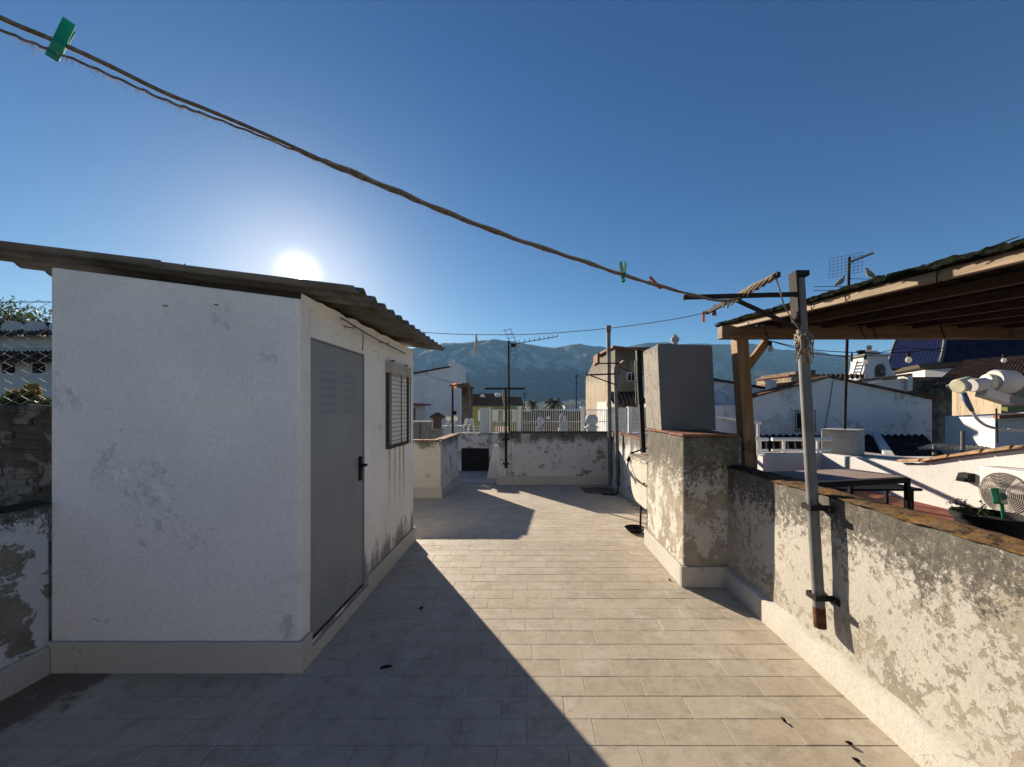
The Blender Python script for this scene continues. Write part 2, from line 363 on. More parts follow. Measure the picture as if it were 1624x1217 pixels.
def tilemat(name):
    t = NT(name); oi = t.n('ShaderNodeObjectInfo').outputs['Random']
    base = t.mix(t.ramp(t.noise(0.9, 5, 0.6), 0.3, 0.7), (0.43, 0.365, 0.275), (0.50, 0.44, 0.35))
    base = t.mix(t.math('MULTIPLY', oi, 0.35), base, (0.33, 0.285, 0.215))
    base = t.mix(t.ramp(t.noise(9, 9, 0.75, off=1), 0.45, 0.68, 0, 0.6), base, (0.27, 0.22, 0.16))
    base = t.mix(t.ramp(t.noise(3.2, 9, 0.72, off=4), 0.55, 0.63, 0, 0.5), base, (0.53, 0.49, 0.42))
    base = t.mix(t.ramp(t.noise(2.1, 9, 0.75, off=8, stretch=(0.5, 1.6, 1)), 0.63, 0.71, 0, 0.7), base, (0.16, 0.13, 0.10))
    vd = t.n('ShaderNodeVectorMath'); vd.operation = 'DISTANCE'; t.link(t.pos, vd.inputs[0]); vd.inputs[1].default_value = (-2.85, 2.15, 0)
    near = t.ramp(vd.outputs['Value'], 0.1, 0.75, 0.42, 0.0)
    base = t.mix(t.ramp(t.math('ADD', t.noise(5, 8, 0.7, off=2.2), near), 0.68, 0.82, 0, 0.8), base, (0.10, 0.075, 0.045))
    base = t.mix(t.ramp(t.noise(22, 8, 0.8, off=9), 0.5, 0.7, 0, 0.35), base, (0.24, 0.20, 0.15))
    t.bump(t.math('ADD', t.noise(30, 8, 0.7), t.math('MULTIPLY', t.noise(3, 3), 2.0)), 0.35, 0.004)
    return t.done(base, t.ramp(t.noise(4, 4), 0.3, 0.7, 0.55, 0.8), 0, 0.3)
M['tile'] = tilemat('painted_clay_floor_tile')
M['grout'] = plain('dirty_joint_mortar', (0.31, 0.265, 0.20), 0.95, var=0.35, scale=5)
# ------------------------------------------------------------------ the setting
SL = 0.05; YB = 4.6                                   # the far half of the terrace falls away for drainage
def fz(y): return 0.0 if y <= YB else -SL * (y - YB)
def groundmat():
    t = NT('dusty_ground'); b = t.mix(t.ramp(t.noise(0.02, 6, 0.6), 0.35, 0.65), (0.07, 0.08, 0.045), (0.20, 0.17, 0.12)); return t.done(b, 0.95)
g = MB(); g.raw([(-5200, -60, -9), (6800, -60, -9), (6800, 4600, -9), (-5200, 4600, -9)], [(0, 1, 2, 3)])
struct(g.build('ground', groundmat(), origin=(0, 0, -9)))
def rockmat():
    t = NT('limestone_mountain'); z = t.axis(2)
    nrm = t.n('ShaderNodeNewGeometry').outputs['Normal']; sp = t.n('ShaderNodeSeparateXYZ'); t.link(nrm, sp.inputs[0])
    steep = t.ramp(t.math('ADD', sp.outputs[2], t.math('MULTIPLY', t.math('SUBTRACT', t.noise(0.012, 9, 0.7), 0.5), 0.55)), 0.70, 0.90, 1, 0)
    rock = t.mix(t.ramp(t.noise(0.016, 12, 0.75, stretch=(1, 1, 0.45)), 0.42, 0.60), (0.07, 0.07, 0.068), (0.66, 0.63, 0.58))
    scrub = t.mix(t.ramp(t.noise(0.03, 8, 0.7), 0.35, 0.65), (0.022, 0.025, 0.018), (0.06, 0.058, 0.042))
    hi = t.math('MULTIPLY', t.ramp(z, 90, 240), t.ramp(z, 420, 500, 1.0, 0.35))
    t.bump(t.noise(0.012, 12, 0.75), 1.0, 45)
    return t.done(t.mix(t.math('MULTIPLY', steep, hi), scrub, rock), 0.95, 0, 0.1)
RIDGE = [(-900, 600), (-200, 585), (200, 575), (500, 560), (655, 552), (700, 546), (735, 543), (770, 539), (783, 537), (800, 540), (835, 546), (880, 551), (900, 547),
         (920, 543), (935, 545), (965, 550), (990, 551), (1010, 546), (1030, 543), (1060, 541), (1100, 543), (1140, 544), (1180, 546), (1230, 551), (1260, 554),
         (1300, 557), (1350, 564), (1400, 570), (1460, 577), (1520, 586), (1700, 600), (2100, 615)]
def ridge_h(X, D):
    x = CX + F * X / D
    for (a, ya), (b, yb) in zip(RIDGE, RIDGE[1:]):
        if a <= x <= b: return (CY - (ya + (yb - ya) * (x - a) / (b - a))) / F * D
    return 60.0
def mountain_z(X, Y):
    D = 3000.0; h = ridge_h(X, D)
    t = (Y - 1000) / (D - 1000) + 0.05 * fbm((X / 380, Y / 600, 3.1), 3)
    pr = [(-1, 0), (0, 0), (0.35, 0.1), (0.58, 0.27), (0.70, 0.42), (0.78, 0.60), (0.84, 0.80), (0.92, 0.90), (1.0, 1.0), (1.2, 0.9), (1.7, 0.4), (2.2, 0.3)]
    if X > 1150: pr = [(-1, 0), (0, 0), (0.3, 0.12), (0.6, 0.42), (0.8, 0.72), (1.0, 1.0), (1.2, 0.9), (1.7, 0.4), (2.2, 0.3)]
    v = 0
    for (a, ya), (b, yb) in zip(pr, pr[1:]):
        if a <= t <= b: v = ya + (yb - ya) * (t - a) / (b - a)
    k = max(0, min(1, t * 1.6)) * (1 - 0.75 * max(0, 1 - abs(t - 1.0) / 0.09))
    n = fbm((X / 300, Y / 420, 0.4), 6, 2.1, 0.55)
    return -9.5 + (h + 8) * v + k * 42 * n - k * 20 * abs(fbm((X / 130, Y / 500, 7.7), 4))
mt = MB()
mt.grid(lambda u, v: Vector((-3600 + 8600 * u, 950 + 2950 * v ** 0.9, mountain_z(-3600 + 8600 * u, 950 + 2950 * v ** 0.9))), 330, 150)
struct(mt.build('mountain', rockmat(), smooth='all'))

# terrace floor: mortar bed, tiles proud of it
fl = MB()
fl.hexa([(-3.6, -5.3, -0.25), (2.0, -5.3, -0.25), (2.0, YB, -0.25), (-3.6, YB, -0.25), (-3.6, -5.3, -0.002), (2.0, -5.3, -0.002), (2.0, YB, -0.002), (-3.6, YB, -0.002)])
e = 9.5
fl.hexa([(-3.6, YB, -0.25), (2.05, YB, -0.25), (2.05, e, -0.65), (-3.6, e, -0.65), (-3.6, YB, -0.002), (2.05, YB, -0.002), (2.05, e, fz(e) - 0.002), (-3.6, e, fz(e) - 0.002)])
floor = struct(fl.build('terrace_floor', M['grout'], origin=(0, 0, 0)))
TW, TD, GAP = 0.332, 0.157, 0.0028
def tile_mesh(w, d, name='tile'):
    m = MB(); c = 0.0012; x = w / 2 - GAP / 2; y = d / 2 - GAP / 2
    m.raw([(-x, -y, -0.02), (x, -y, -0.02), (x, y, -0.02), (-x, y, -0.02), (-x, -y, -c), (x, -y, -c), (x, y, -c), (-x, y, -c),
           (-x + c, -y + c, 0), (x - c, -y + c, 0), (x - c, y - c, 0), (-x + c, y - c, 0)],
          [(0, 1, 5, 4), (1, 2, 6, 5), (2, 3, 7, 6), (3, 0, 4, 7), (4, 5, 9, 8), (5, 6, 10, 9), (6, 7, 11, 10), (7, 4, 8, 11), (8, 9, 10, 11)])
    return m
tm = tile_mesh(TW, TD); tme = bpy.data.meshes.new('tile'); tme.from_pydata([tuple(v) for v in tm.v], [], tm.f); tme.materials.append(M['tile']); tme.update()
cand = []; row = 0; y = -5.24
rr = random.Random(11)
while y < 9.3:
    off = (0.5 if row % 2 else 0.0) * TW + rr.uniform(-0.035, 0.035)
    n0 = int(-3.6 / TW) - 1
    for i in range(n0, 7):
        x = i * TW + off
        if x - TW / 2 < -3.55 or x - TW / 2 > 1.78: continue
        yc = y + TD / 2
        if 2.5 < yc < 4.6 and x < -1.55: continue
        if 3.6 < yc < 4.5 and x > 1.6: continue
        if yc > 7.7 and x < -1.9: continue
        cand.append((x, yc))
    y += TD; row += 1
def shows(x, yc):
    if yc < 1.7: return 0
    px = CX + F * x / yc
    if px < -20 or px > 1640 or (yc < 3.4 and x > 1.8) or x < -2.95: return 0
    if yc > 2.5 and px < 640: return 0
    return 1.0 / yc
cand.sort(key=lambda c: -shows(*c))
rest = MB()
for k, (x, yc) in enumerate(cand):
    z = fz(yc) + rr.uniform(-0.0006, 0.0010); rx = -math.atan(SL) if yc > YB else 0.0
    if k < 300:
        o = bpy.data.objects.new('tile', tme); col.objects.link(o); o.parent = floor; o.location = (x, yc, z)
        o.rotation_euler = (rx + rr.uniform(-0.005, 0.005), rr.uniform(-0.003, 0.003), rr.uniform(-0.006, 0.006))
    else:
        m = Euler((rx + rr.uniform(-0.003, 0.003), 0, rr.uniform(-0.004, 0.004))).to_matrix()
        rest.raw([m @ v + Vector((x, yc, z)) for v in tm.v], tm.f)
stuff(rest.build('tile_field', M['tile'], floor, origin=(0, 0, 0), fix=False))

# ------------------------------------------------------------------ shed
XW = -1.395; XL = -2.913; Y0 = 2.345; Y1 = 4.66
def wt_top(x): return 2.27 + (XW - x) * 0.128
shed = thing('utility_shed', 'white plastered rooftop shed with grey metal door and corrugated roof', 'shed', ((XW + XL) / 2, (Y0 + Y1) / 2, 0))
w = MB()
T = 0.12
wfm = MB(); wfm.prism([(XL, Y0, 0), (XW, Y0, 0), (XW, Y0, wt_top(XW)), (XL, Y0, wt_top(XL))], (0, T, 0)); wfm.build('front_wall', M['shed_front'], shed, bevel=0.012)
w.prism([(XL, Y1 - T, 0), (XW, Y1 - T, 0), (XW, Y1 - T, wt_top(XW)), (XL, Y1 - T, wt_top(XL))], (0, T, 0))
w.box((XL, Y0 + T, 0), (XL + T, Y1 - T, wt_top(XL + T)))
DY0, DY1, DZ0, DZ1 = 2.46, 3.28, 0.10, 2.06
w.box((XW - T, DY0, DZ1), (XW, DY1, wt_top(XW)))
w.box((XW - T, DY1, 0), (XW, Y1 - T, wt_top(XW)))
w.box((XW - T, DY0, 0), (XW, DY1, DZ0)); w.box((XW - T, Y0 + T, 0), (XW, DY0, wt_top(XW)))
w.build('wall', M['shed'], shed, bevel=0.012)
pl = MB()
pl.box((XL - 0.01, Y0 - 0.022, -0.02), (XW + 0.028, Y0, 0.185))
pl.box((XW + 0.0, Y0, -0.02), (XW + 0.028, DY0 - 0.02, 0.185)); pl.box((XW, DY1 + 0.02, -0.02), (XW + 0.028, Y1 + 0.02, 0.165)); pl.box((XW, DY0 - 0.02, -0.02), (XW + 0.028, DY1 + 0.02, 0.085))
pl.build('plinth', M['plinth'], shed, bevel=0.006)
# corrugated roof: ridges run down the slope (along x), so the eave shows the wave
pitch, amp = 0.178, 0.026
def roof_pt(u, v, dz=0):
    x = -3.75 + u * (3.75 - 1.03); y = 2.27 + v * (4.74 - 2.27)
    z = 2.318 + (-1.03 - x) * 0.122
    return Vector((x, y, z + dz + amp * math.cos(2 * math.pi * (y - 2.27 + 0.045) / pitch)))
for si, (a, b, lift) in enumerate(((0.55, 1.0, 0.0), (0.0, 0.58, 0.011))):
    rm = MB(); nv = 112; nu = 6
    top = [[roof_pt(a + (b - a) * i / nu, j / nv, lift + 0.008) for j in range(nv + 1)] for i in range(nu + 1)]
    bot = [[roof_pt(a + (b - a) * i / nu, j / nv, lift) for j in range(nv + 1)] for i in range(nu + 1)]
    rm.grid(lambda u, v: top[round(u * nu)][round(v * nv)], nu, nv); rm.grid(lambda u, v: bot[round(u * nu)][round(v * nv)], nu, nv)
    N = (nu + 1) * (nv + 1)
    fs = []
    for j in range(nv):
        for i in (0, nu): fs.append((i*(nv+1)+j, i*(nv+1)+j+1, N+i*(nv+1)+j+1, N+i*(nv+1)+j))
    for i in range(nu):
        for j in (0, nv): fs.append((i*(nv+1)+j, (i+1)*(nv+1)+j, N+(i+1)*(nv+1)+j, N+i*(nv+1)+j))
    rm.f += fs
    rm.build('roof_sheet', M['fibre'], shed, smooth=True)
for (px, yy) in ((293, 2.31), (520, 2.6)):
    q = roof_pt((((px - CX) / F * yy) + 3.75) / 2.72, (yy - 2.27) / 2.47); MB().tube([q + Vector((0, 0, -0.01)), q + Vector((0, 0, 0.05))], 0.004, 6).build('roof_bolt', M['rust'], shed)
# mortar fillet under the roof along the side wall
fi = MB(); fi.grid(lambda u, v: Vector((XW + 0.012 * v, Y0 + u * (Y1 - Y0), wt_top(XW) - 0.03 + v * 0.06 + 0.012 * fbm((u * 14, v, 2)))), 40, 3); fi.build('mortar_fillet', M['shed'], shed)
# door
dr = MB(); dr.box((XW - 0.05, DY0 + 0.012, DZ0 + 0.012), (XW - 0.012, DY1 - 0.012, DZ1 - 0.012)); door = dr.build('door', M['door'], shed, bevel=0.004)
fr = MB(); fr.box((XW - 0.06, DY0, DZ0), (XW - 0.004, DY0 + 0.010, DZ1)); fr.box((XW - 0.06, DY1 - 0.010, DZ0), (XW - 0.004, DY1, DZ1)); fr.box((XW - 0.06, DY0 + 0.01, DZ1 - 0.010), (XW - 0.004, DY1 - 0.01, DZ1)); fr.build('door_frame', M['door'], shed)
MB().box((XW - 0.10, DY0 + 0.01, DZ0), (XW - 0.002, DY1 - 0.01, DZ0 + 0.012)).build('door_sill', M['rust'], shed)
for y0 in (2.60, 2.94):
    for zz in (1.84, 0.42):
        for k in range(6):
            z = zz - k * 0.055; lm = MB(); xs = XW - 0.012
            lm.raw([(xs - .001, y0, z), (xs - .001, y0 + 0.20, z), (xs - .001, y0 + 0.20, z + 0.032), (xs - .001, y0, z + 0.032), (xs + 0.009, y0 + 0.010, z), (xs + 0.009, y0 + 0.190, z)],
                   [(4, 5, 2, 3), (0, 4, 3), (1, 2, 5), (0, 1, 5, 4)])
            lm.build('louvre', M['door'], door)
hd = MB(); hd.box((XW - 0.014, 3.185, 1.0), (XW + 0.004, 3.225, 1.20)); hd.bar((XW, 3.205, 1.13), (XW + 0.05, 3.205, 1.13), 0.018, 0.018); hd.bar((XW + 0.045, 3.21, 1.13), (XW + 0.05, 3.10, 1.128), 0.016, 0.02); hd.build('door_handle', M['black'], door, bevel=0.003)
for z in (0.35, 1.0, 1.68): MB().tube([(XW - 0.006, DY0 + 0.008, z), (XW - 0.006, DY0 + 0.008, z + 0.09)], 0.008, 8).build('hinge', M['door'], door, smooth=True)
# grilled window with lowered blind
WY0, WY1, WZ0, WZ1 = 3.76, 4.40, 1.20, 2.05
wf = MB(); wf.box((XW, WY0, WZ0), (XW + 0.03, WY0 + 0.03, WZ1)); wf.box((XW, WY1 - 0.03, WZ0), (XW + 0.03, WY1, WZ1)); wf.box((XW, WY0 + .03, WZ0), (XW + 0.03, WY1 - .03, WZ0 + 0.03))
win = wf.build('window_frame', M['grille'], shed)
MB().box((XW, WY0 + .03, WZ0 + .03), (XW + 0.012, WY1 - .03, WZ1)).build('blind', M['shutter'], win)
MB().box((XW, WY0 - 0.01, WZ1 - 0.10), (XW + 0.055, WY1 + 0.01, WZ1 + 0.01)).build('blind_box', M['concrete'], win, bevel=0.004)
for k in range(17):
    z = WZ0 + 0.035 + k * 0.0432
    MB().bar((XW + 0.045, WY0 + 0.004, z), (XW + 0.045, WY1 - 0.004, z), 0.0045, 0.005).build('grille_bar', M['grille'], win)
for yy in (WY0 + 0.012, (WY0 + WY1) / 2, WY1 - 0.012): MB().bar((XW + 0.047, yy, WZ0), (XW + 0.047, yy, WZ1 - 0.10), 0.008, 0.008).build('grille_upright', M['grille'], win)
for yy in (WY0 + 0.1, WY1 - 0.1): MB().tube([(XW, yy, WZ1 + 0.02), (XW + 0.05, yy, WZ1 + 0.03)], 0.008, 6).build('grille_fixing', M['rust'], win)
# nails, patch and rail on the walls
for (x, y) in ((265, 485), (345, 483)): 
    p = P(x, y, Y0); MB().tube([p + Vector((0, .01, 0)), p + Vector((0.006, -0.03, -0.008))], 0.004, 6).build('nail', M['rust'], shed)
def patch(x0, y0, x1, y1, seed, t=0.004):
    a = P(x0, y1, Y0); b = P(x1, y0, Y0); m = MB(); pts = []
    for i in range(28):
        u = i / 28 * 4; s = int(u); f = u - s; j = 0.012 * fbm((i * .9, seed, 1), 3)
        q = [(f, 0), (1, f), (1 - f, 1), (0, 1 - f)][s]; pts.append((a.x + (b.x - a.x) * q[0] + j, Y0 - t, a.z + (b.z - a.z) * q[1] + j))
    m.prism(pts, (0, t + 0.002, 0)); m.build('plaster_patch', M['shed_front'], shed)
patch(325, 595, 385, 638, 1, 0.006); patch(300, 630, 400, 640, 2, 0.009)
rl = MB(); a = Vector((XW + 0.06, 2.74, 2.245)); rl.tube([a, (XW + 0.07, 3.1, 2.215), (XW + 0.075, 3.4, 2.20), (XW + 0.08, 4.1, 2.185)], 0.007, 8); rl.build('hanging_rail', M['galv'], shed, smooth=True)
for yy in (2.9, 3.6): MB().tube([(XW - .01, yy, 2.22), (XW + 0.085, yy, 2.205), (XW + 0.085, yy, 2.225)], 0.004, 6).build('rail_hook', M['rust'], shed)
MB().tube([(XW + 0.07, 3.08, 2.21), (XW + 0.07, 3.085, 2.15), (XW + 0.066, 3.08, 2.06)], [0.004, 0.006, 0.005], 6).build('rope_end', M['rope'], shed)

# unseen wall added behind the viewpoint to bounce sunlight onto the shed front
struct(MB().box((-5.2, -5.6, -0.2), (4.2, -5.3, 2.3)).build('added_bounce_wall', M['white_old'], bevel=0.01))
# ------------------------------------------------------------------ left boundary
lp = thing('left_parapet', 'low peeling parapet with mossy top at the left edge, meeting the shed', 'parapet', (-2.98, 0.4, 0))
MB().box((-3.06, -5.3, -0.05), (XL, Y0 - 0.002, 1.02)).build('wall', M['leftwall'], lp, bevel=0.015)
MB().box((XL, -5.3, -0.02), (XL + 0.03, Y0 - 0.024, 0.165)).build('plinth', M['plinth'], lp, bevel=0.006)
cp = MB(); cp.grid(lambda u, v: Vector((-3.08 + u * 0.185, -5.3 + v * (Y0 + 5.3 - 0.002), 1.022 + 0.02 * math.sin(math.pi * u) + 0.010 * fbm((u * 3, v * 40, 1)))), 5, 120); cp.build('mossy_coping', M['roof_dark'], lp)
uw = thing('masonry_wall', 'dark bare masonry wall with white plaster edge under the wire fence', 'wall', (-3.9, 2.7, 0))
MB().box((-6.5, 2.66, 0), (-3.14, 2.86, 1.62)).build('wall', M['masonry'], uw, bevel=0.01)
m = MB(); a = [(-3.14 + 0.03 * fbm((k * 1.3, 2, 2)) - 0.07 * (k / 14) ** 1.2, 2.652, 0.1 + k * 0.112) for k in range(15)]; m.prism([(-2.93, 2.652, 0.1)] + a + [(-2.93, 2.652, 1.668)], (0, 0.008, 0)); 
m.build('plaster_edge', M['white_old'], uw)
rowr = random.Random(4)
for r_ in range(8):
    x = -3.16 - rowr.uniform(0, .2)
    while x > -4.4:
        wd = rowr.uniform(0.14, 0.3); z = 0.98 + r_ * 0.08 + rowr.uniform(-.02, .02)
        MB().box((x - wd + 0.012, 2.645 + rowr.uniform(-.012, .01), z + 0.006 + rowr.uniform(0, .02)), (x, 2.67, z + 0.074 - rowr.uniform(0, .02)), rot=(0, rowr.uniform(-.09, .09), 0)).build('stone', M['masonry'], uw, bevel=0.008, seg=1); x -= wd
fe = thing('wire_fence', 'rusty chain link fence on the masonry wall left of the shed', 'fence', (-3.6, 2.75, 1.62))
pitchw = 0.062
for k in range(34):
    x = -2.98 - k * pitchw / 1.0; s = 1 if k % 2 else -1; pts = []
    for j in range(25):
        z = 1.62 + j * 0.031; pts.append((x + (pitchw / 2 + 0.001) * (1 if (j + k) % 2 else -1), 2.75 + 0.003 * (1 if (j + k) % 2 else -1) * s, z + 0.012 * math.sin(x * 5)))
    MB().tube(pts, 0.0021, 4).build('wire', M['alu'], fe)
MB().tube([(-2.98, 2.752, 2.365), (-5.2, 2.752, 2.352)], 0.003, 5).build('tension_wire', M['iron'], fe)
MB().tube([(-2.95, 2.80, 1.60), (-2.95, 2.80, 2.42)], 0.02, 10).build('post', M['iron'], fe, smooth=True)

# ------------------------------------------------------------------ right parapet, pier and flue
XP = 1.80
rp = thing('right_parapet', 'long flaking parapet with orange lichen on top along the right side', 'parapet', (1.88, 0.7, 0))
def wav(p, s, a): return a * fbm((p[0] * s, p[1] * s, p[2] * s), 4)
pw = MB()
pw.grid(lambda u, v: Vector((XP + wav((1, u * 5.6, v), 1.8, 0.010), -5.3 + u * 8.77, -0.02 + v * 1.088)), 140, 20)
pw.grid(lambda u, v: Vector((1.955, -5.3 + u * 8.77, 0.2 + v * 0.87)), 10, 2)
pw.build('wall', M['parapet'], rp, smooth='all', fix=False)
# flip check for the outer face is harmless: both faces are opaque plaster
pc = MB(); pc.grid(lambda u, v: Vector((1.785 + 0.185 * u, -5.3 + v * 8.77, 1.062 + 0.032 * math.sin(math.pi * (0.12 + 0.76 * u)) + 0.010 * fbm((u * 2.5, v * 45, 3)) + (0.014 * fbm((0, v * 18, 8)) if u < 0.1 else 0))), 8, 300); pc.build('lichen_coping', M['moss'], rp, smooth='all', fix=False)
pk = MB(); pk.grid(lambda u, v: [Vector((XP - 0.045, 0, -0.02)), Vector((XP - 0.045, 0, 0.155)), Vector((XP - 0.038, 0, 0.166)), Vector((XP + 0.008, 0, 0.185))][round(v * 3)] + Vector((0.004 * fbm((u * 30, v, 1)), -5.3 + u * 8.76, 0.018 * v * fbm((u * 26, 5, v)))), 200, 3)
pk.build('plinth', M['plinth'], rp, smooth='all', fix=False)
ch = thing('chimney_stack', 'flaking pier with red tile cap and tall grey rendered flue box', 'chimney', (1.66, 4.0, 0))
PX0, PX1, PY0, PY1 = 1.40, 1.93, 3.47, 4.54
MB().box((PX0, PY0, -0.05), (PX1, PY1, 1.345)).build('pier', M['pier'], ch, bevel=0.018)
k = MB(); k.box((PX0 - 0.03, PY0 - 0.03, -0.02), (PX1 - 0.135, PY0, 0.18)); k.box((PX0 - 0.03, PY0, -0.02), (PX0, PY1 + 0.02, 0.18)); k.build('plinth', M['plinth'], ch, bevel=0.008)
for (y0, y1, s) in ((3.455, 3.82, 0.0), (3.824, 4.19, .004), (4.194, 4.56, -.002)): MB().box((PX0 - 0.015, y0, 1.347 + s), (PX1 - 0.03, y1, 1.368 + s)).build('cap_tile', M['terracotta'], ch, bevel=0.004)
fx = MB(); b0 = [(1.405, 4.04), (1.975, 4.04), (1.975, 4.56), (1.405, 4.56)]
fx.hexa([(x, y, 1.37) for x, y in b0] + [(x - 0.045, y - 0.01, 2.262 + 0.03 * (1.97 - x)) for x, y in b0]); fx.build('flue_box', M['greyrender'], ch, bevel=0.012)
sd = MB(); sd.hexa([(1.400, 4.05, 1.372), (1.409, 4.05, 1.372), (1.409, 4.555, 1.372), (1.400, 4.555, 1.372), (1.355, 4.04, 2.255), (1.364, 4.04, 2.255), (1.364, 4.545, 2.255), (1.355, 4.545, 2.255)]); sd.build('rough_side', M['roughcement'], ch)
cw = MB(); cw.lathe((1.62, 4.25, 2.262), [(0.09, 0), (0.085, 0.012), (0.045, 0.02), (0.03, 0.035), (0.028, 0.065), (0.042, 0.08), (0.045, 0.105), (0.035, 0.125), (0.02, 0.13), (0.018, 0.15), (0.0, 0.155)], 16); cw.build('cowl', M['concrete'], ch, smooth=True)
MB().box((1.45, 4.07, 2.264), (1.53, 4.12, 2.285)).build('red_tile_piece', M['terracotta'], ch)

# ------------------------------------------------------------------ far walls of the terrace
YW = 9.28
bw = thing('back_wall', 'peeling white parapet with pilaster closing the far end of the terrace', 'parapet', (0.6, YW + .08, fz(YW)))
MB().box((-0.73 + 0.28, YW, -0.5), (2.1, YW + 0.16, 1.02)).build('wall', M['backwall'], bw, bevel=0.012)
MB().box((-0.73, YW - 0.05, -0.5), (-0.41, YW + 0.2, 1.025)).build('pilaster', M['backwall'], bw, bevel=0.015)
k = MB(); k.box((-0.40, YW - 0.025, -0.5), (1.93, YW, fz(YW) + 0.2)); k.box((-0.755, YW - 0.075, -0.5), (-0.385, YW - 0.05, fz(YW) + 0.22)); k.box((-0.755, YW - 0.05, -0.5), (-0.73, YW + 0.2, fz(YW) + 0.22)); k.build('plinth', M['plinth'], bw, bevel=0.008)
MB().box((-0.46, YW - 0.03, 1.021), (2.1, YW + 0.18, 1.04)).build('coping', M['roof_dark'], bw, bevel=0.006)
MB().box((-0.18, YW - 0.006, 0.75), (0.04, YW, 0.99)).build('plaster_patch', M['concrete'], bw)
sw = thing('side_wall', 'flaking side parapet behind the laundry sink at the far right', 'parapet', (2.0, 7.0, fz(7)))
MB().box((1.96, 4.545, -0.5), (2.1, YW - 0.002, 1.05)).build('wall', M['backwall'], sw, bevel=0.012)
MB().box((1.935, 4.56, -0.5), (1.96, YW - 0.03, -0.02)).build('plinth', M['plinth'], sw, bevel=0.008)
MB().box((1.94, 4.56, 1.051), (2.12, YW - 0.04, 1.075)).build('coping', M['terracotta'], sw, bevel=0.005)
lb = thing('parapet_block', 'cream plastered parapet block beside the shed with thin tile coping', 'parapet', (-2.6, 8.4, fz(8.4)))
BX, BY0, BY1 = -1.715, 7.52, 9.44
MB().box((-3.7, BY0, -0.6), (BX, BY0 + 0.16, 0.965)).build('front_wall', M['block'], lb, bevel=0.012)
MB().box((BX - 0.16, BY0 + 0.161, -0.6), (BX - 0.001, BY1, 0.965)).build('side_wall', M['backwall'], lb, bevel=0.012)
k = MB(); k.box((-3.7, BY0 - 0.03, -0.6), (BX + 0.03, BY0, fz(BY0) + 0.2)); k.box((BX, BY0, -0.6), (BX + 0.03, BY1, fz(BY1) + 0.2)); k.build('plinth', M['plinth'], lb, bevel=0.008)
x = -3.6
while x < BX - 0.1: MB().box((x + .004, BY0 - 0.03, 0.967), (min(x + 0.30, BX + 0.02), BY0 + 0.17, 0.985)).build('coping_tile', M['terracotta'], lb, bevel=0.004); x += 0.304
y = BY0 + 0.175
while y < BY1 - 0.1: MB().box((BX - 0.18, y, 0.967), (BX + 0.02, min(y + 0.29, BY1), 0.985)).build('coping_tile', M['terracotta'], lb, bevel=0.004); y += 0.296
pb = thing('old_parapet_stub', 'grey stained parapet stub with pale coping behind the cream block', 'parapet', (-3.6, 12.5, -1))
MB().box((-4.6, 12.4, -2.5), (-3.50, 12.6, 1.15)).build('wall', M['roughcement'], pb, bevel=0.01); MB().box((-3.47, 12.37, -2.5), (-3.18, 12.63, 1.15)).build('end_post', M['roughcement'], pb, bevel=0.01)
MB().box((-4.6, 12.35, 1.152), (-3.15, 12.65, 1.19)).build('coping', M['white'], pb, bevel=0.005)
cx_, cy_ = -2.98, 12.6; cc = thing('brick_chimney', 'small brown brick chimney with peaked cap beside the white building', 'chimney', (cx_, cy_, -1))
MB().box((cx_ - .16, cy_ - .15, -2.5), (cx_ + .16, cy_ + .15, 0.95)).build('shaft', M['roughcement'], cc, bevel=0.01); MB().box((cx_ - .11, cy_ - .11, 0.951), (cx_ + .11, cy_ + .11, 1.26)).build('pot', M['brick'], cc, bevel=0.006)
m = MB(); lo4 = [(-1, -1), (1, -1), (1, 1), (-1, 1)]; m.raw([(cx_ + .22 * a_, cy_ + .22 * b_, 1.33) for a_, b_ in lo4] + [(cx_ + .05 * a_, cy_ + .05 * b_, 1.46) for a_, b_ in lo4] + [(cx_ + .12 * a_, cy_ + .12 * b_, 1.24) for a_, b_ in lo4],
      [(0,1,5,4),(1,2,6,5),(2,3,7,6),(3,0,4,7),(4,5,6,7),(8,9,1,0),(9,10,2,1),(10,11,3,2),(11,8,0,3),(11,10,9,8)]); m.build('cap', M['brick'], cc)
# sunken stair landing seen through the gap
sl = MB(); sl.raw([(-3.6, 9.5, fz(9.5) - 0.02), (-0.5, 9.5, fz(9.5) - 0.02), (-0.5, 11.4, -0.25), (-3.6, 11.4, -0.25)], [(0, 1, 2, 3)]); struct(sl.build('stair_landing', M['concrete']))
st = thing('stairwell_wall', 'white stained stairwell wall with a black opening seen through the gap', 'wall', (-1.2, 11.4, -.3))
m = MB(); m.box((-2.12, 11.35, 0.43), (-0.5, 11.5, 0.87)); m.box((-2.12, 11.35, -0.5), (-1.98, 11.5, 0.43)); m.box((-2.75, 11.35, -0.5), (-2.121, 11.5, 0.38)); m.box((-1.16, 11.35, -0.5), (-0.5, 11.5, 0.43)); m.build('wall', M['backwall'], st)
m = MB(); m.box((-2.0, 11.5, -0.6), (-1.1, 12.3, 0.5)); m.build('dark_recess', M['dark'], st)
for k in range(7): MB().box((-1.97, 11.40 + k * 0.002, -0.24 + k * 0.094), (-1.17, 11.44 + k * 0.002, -0.155 + k * 0.094)).build('screen_slat', M['dark'], st)
m = MB(); m.prism([(-1.12, 10.2, -0.35), (-0.74, 10.2, -0.35), (-0.74, 10.2, 0.62), (-0.92, 10.2, 0.62), (-0.97, 10.2, 0.45)], (0, 0.16, 0)); m.build('sloping_buttress', M['white'], st, bevel=0.01)
# ------------------------------------------------------------------ things on the terrace
def lerp(a, b, t): return Vector(a) * (1 - t) + Vector(b) * t
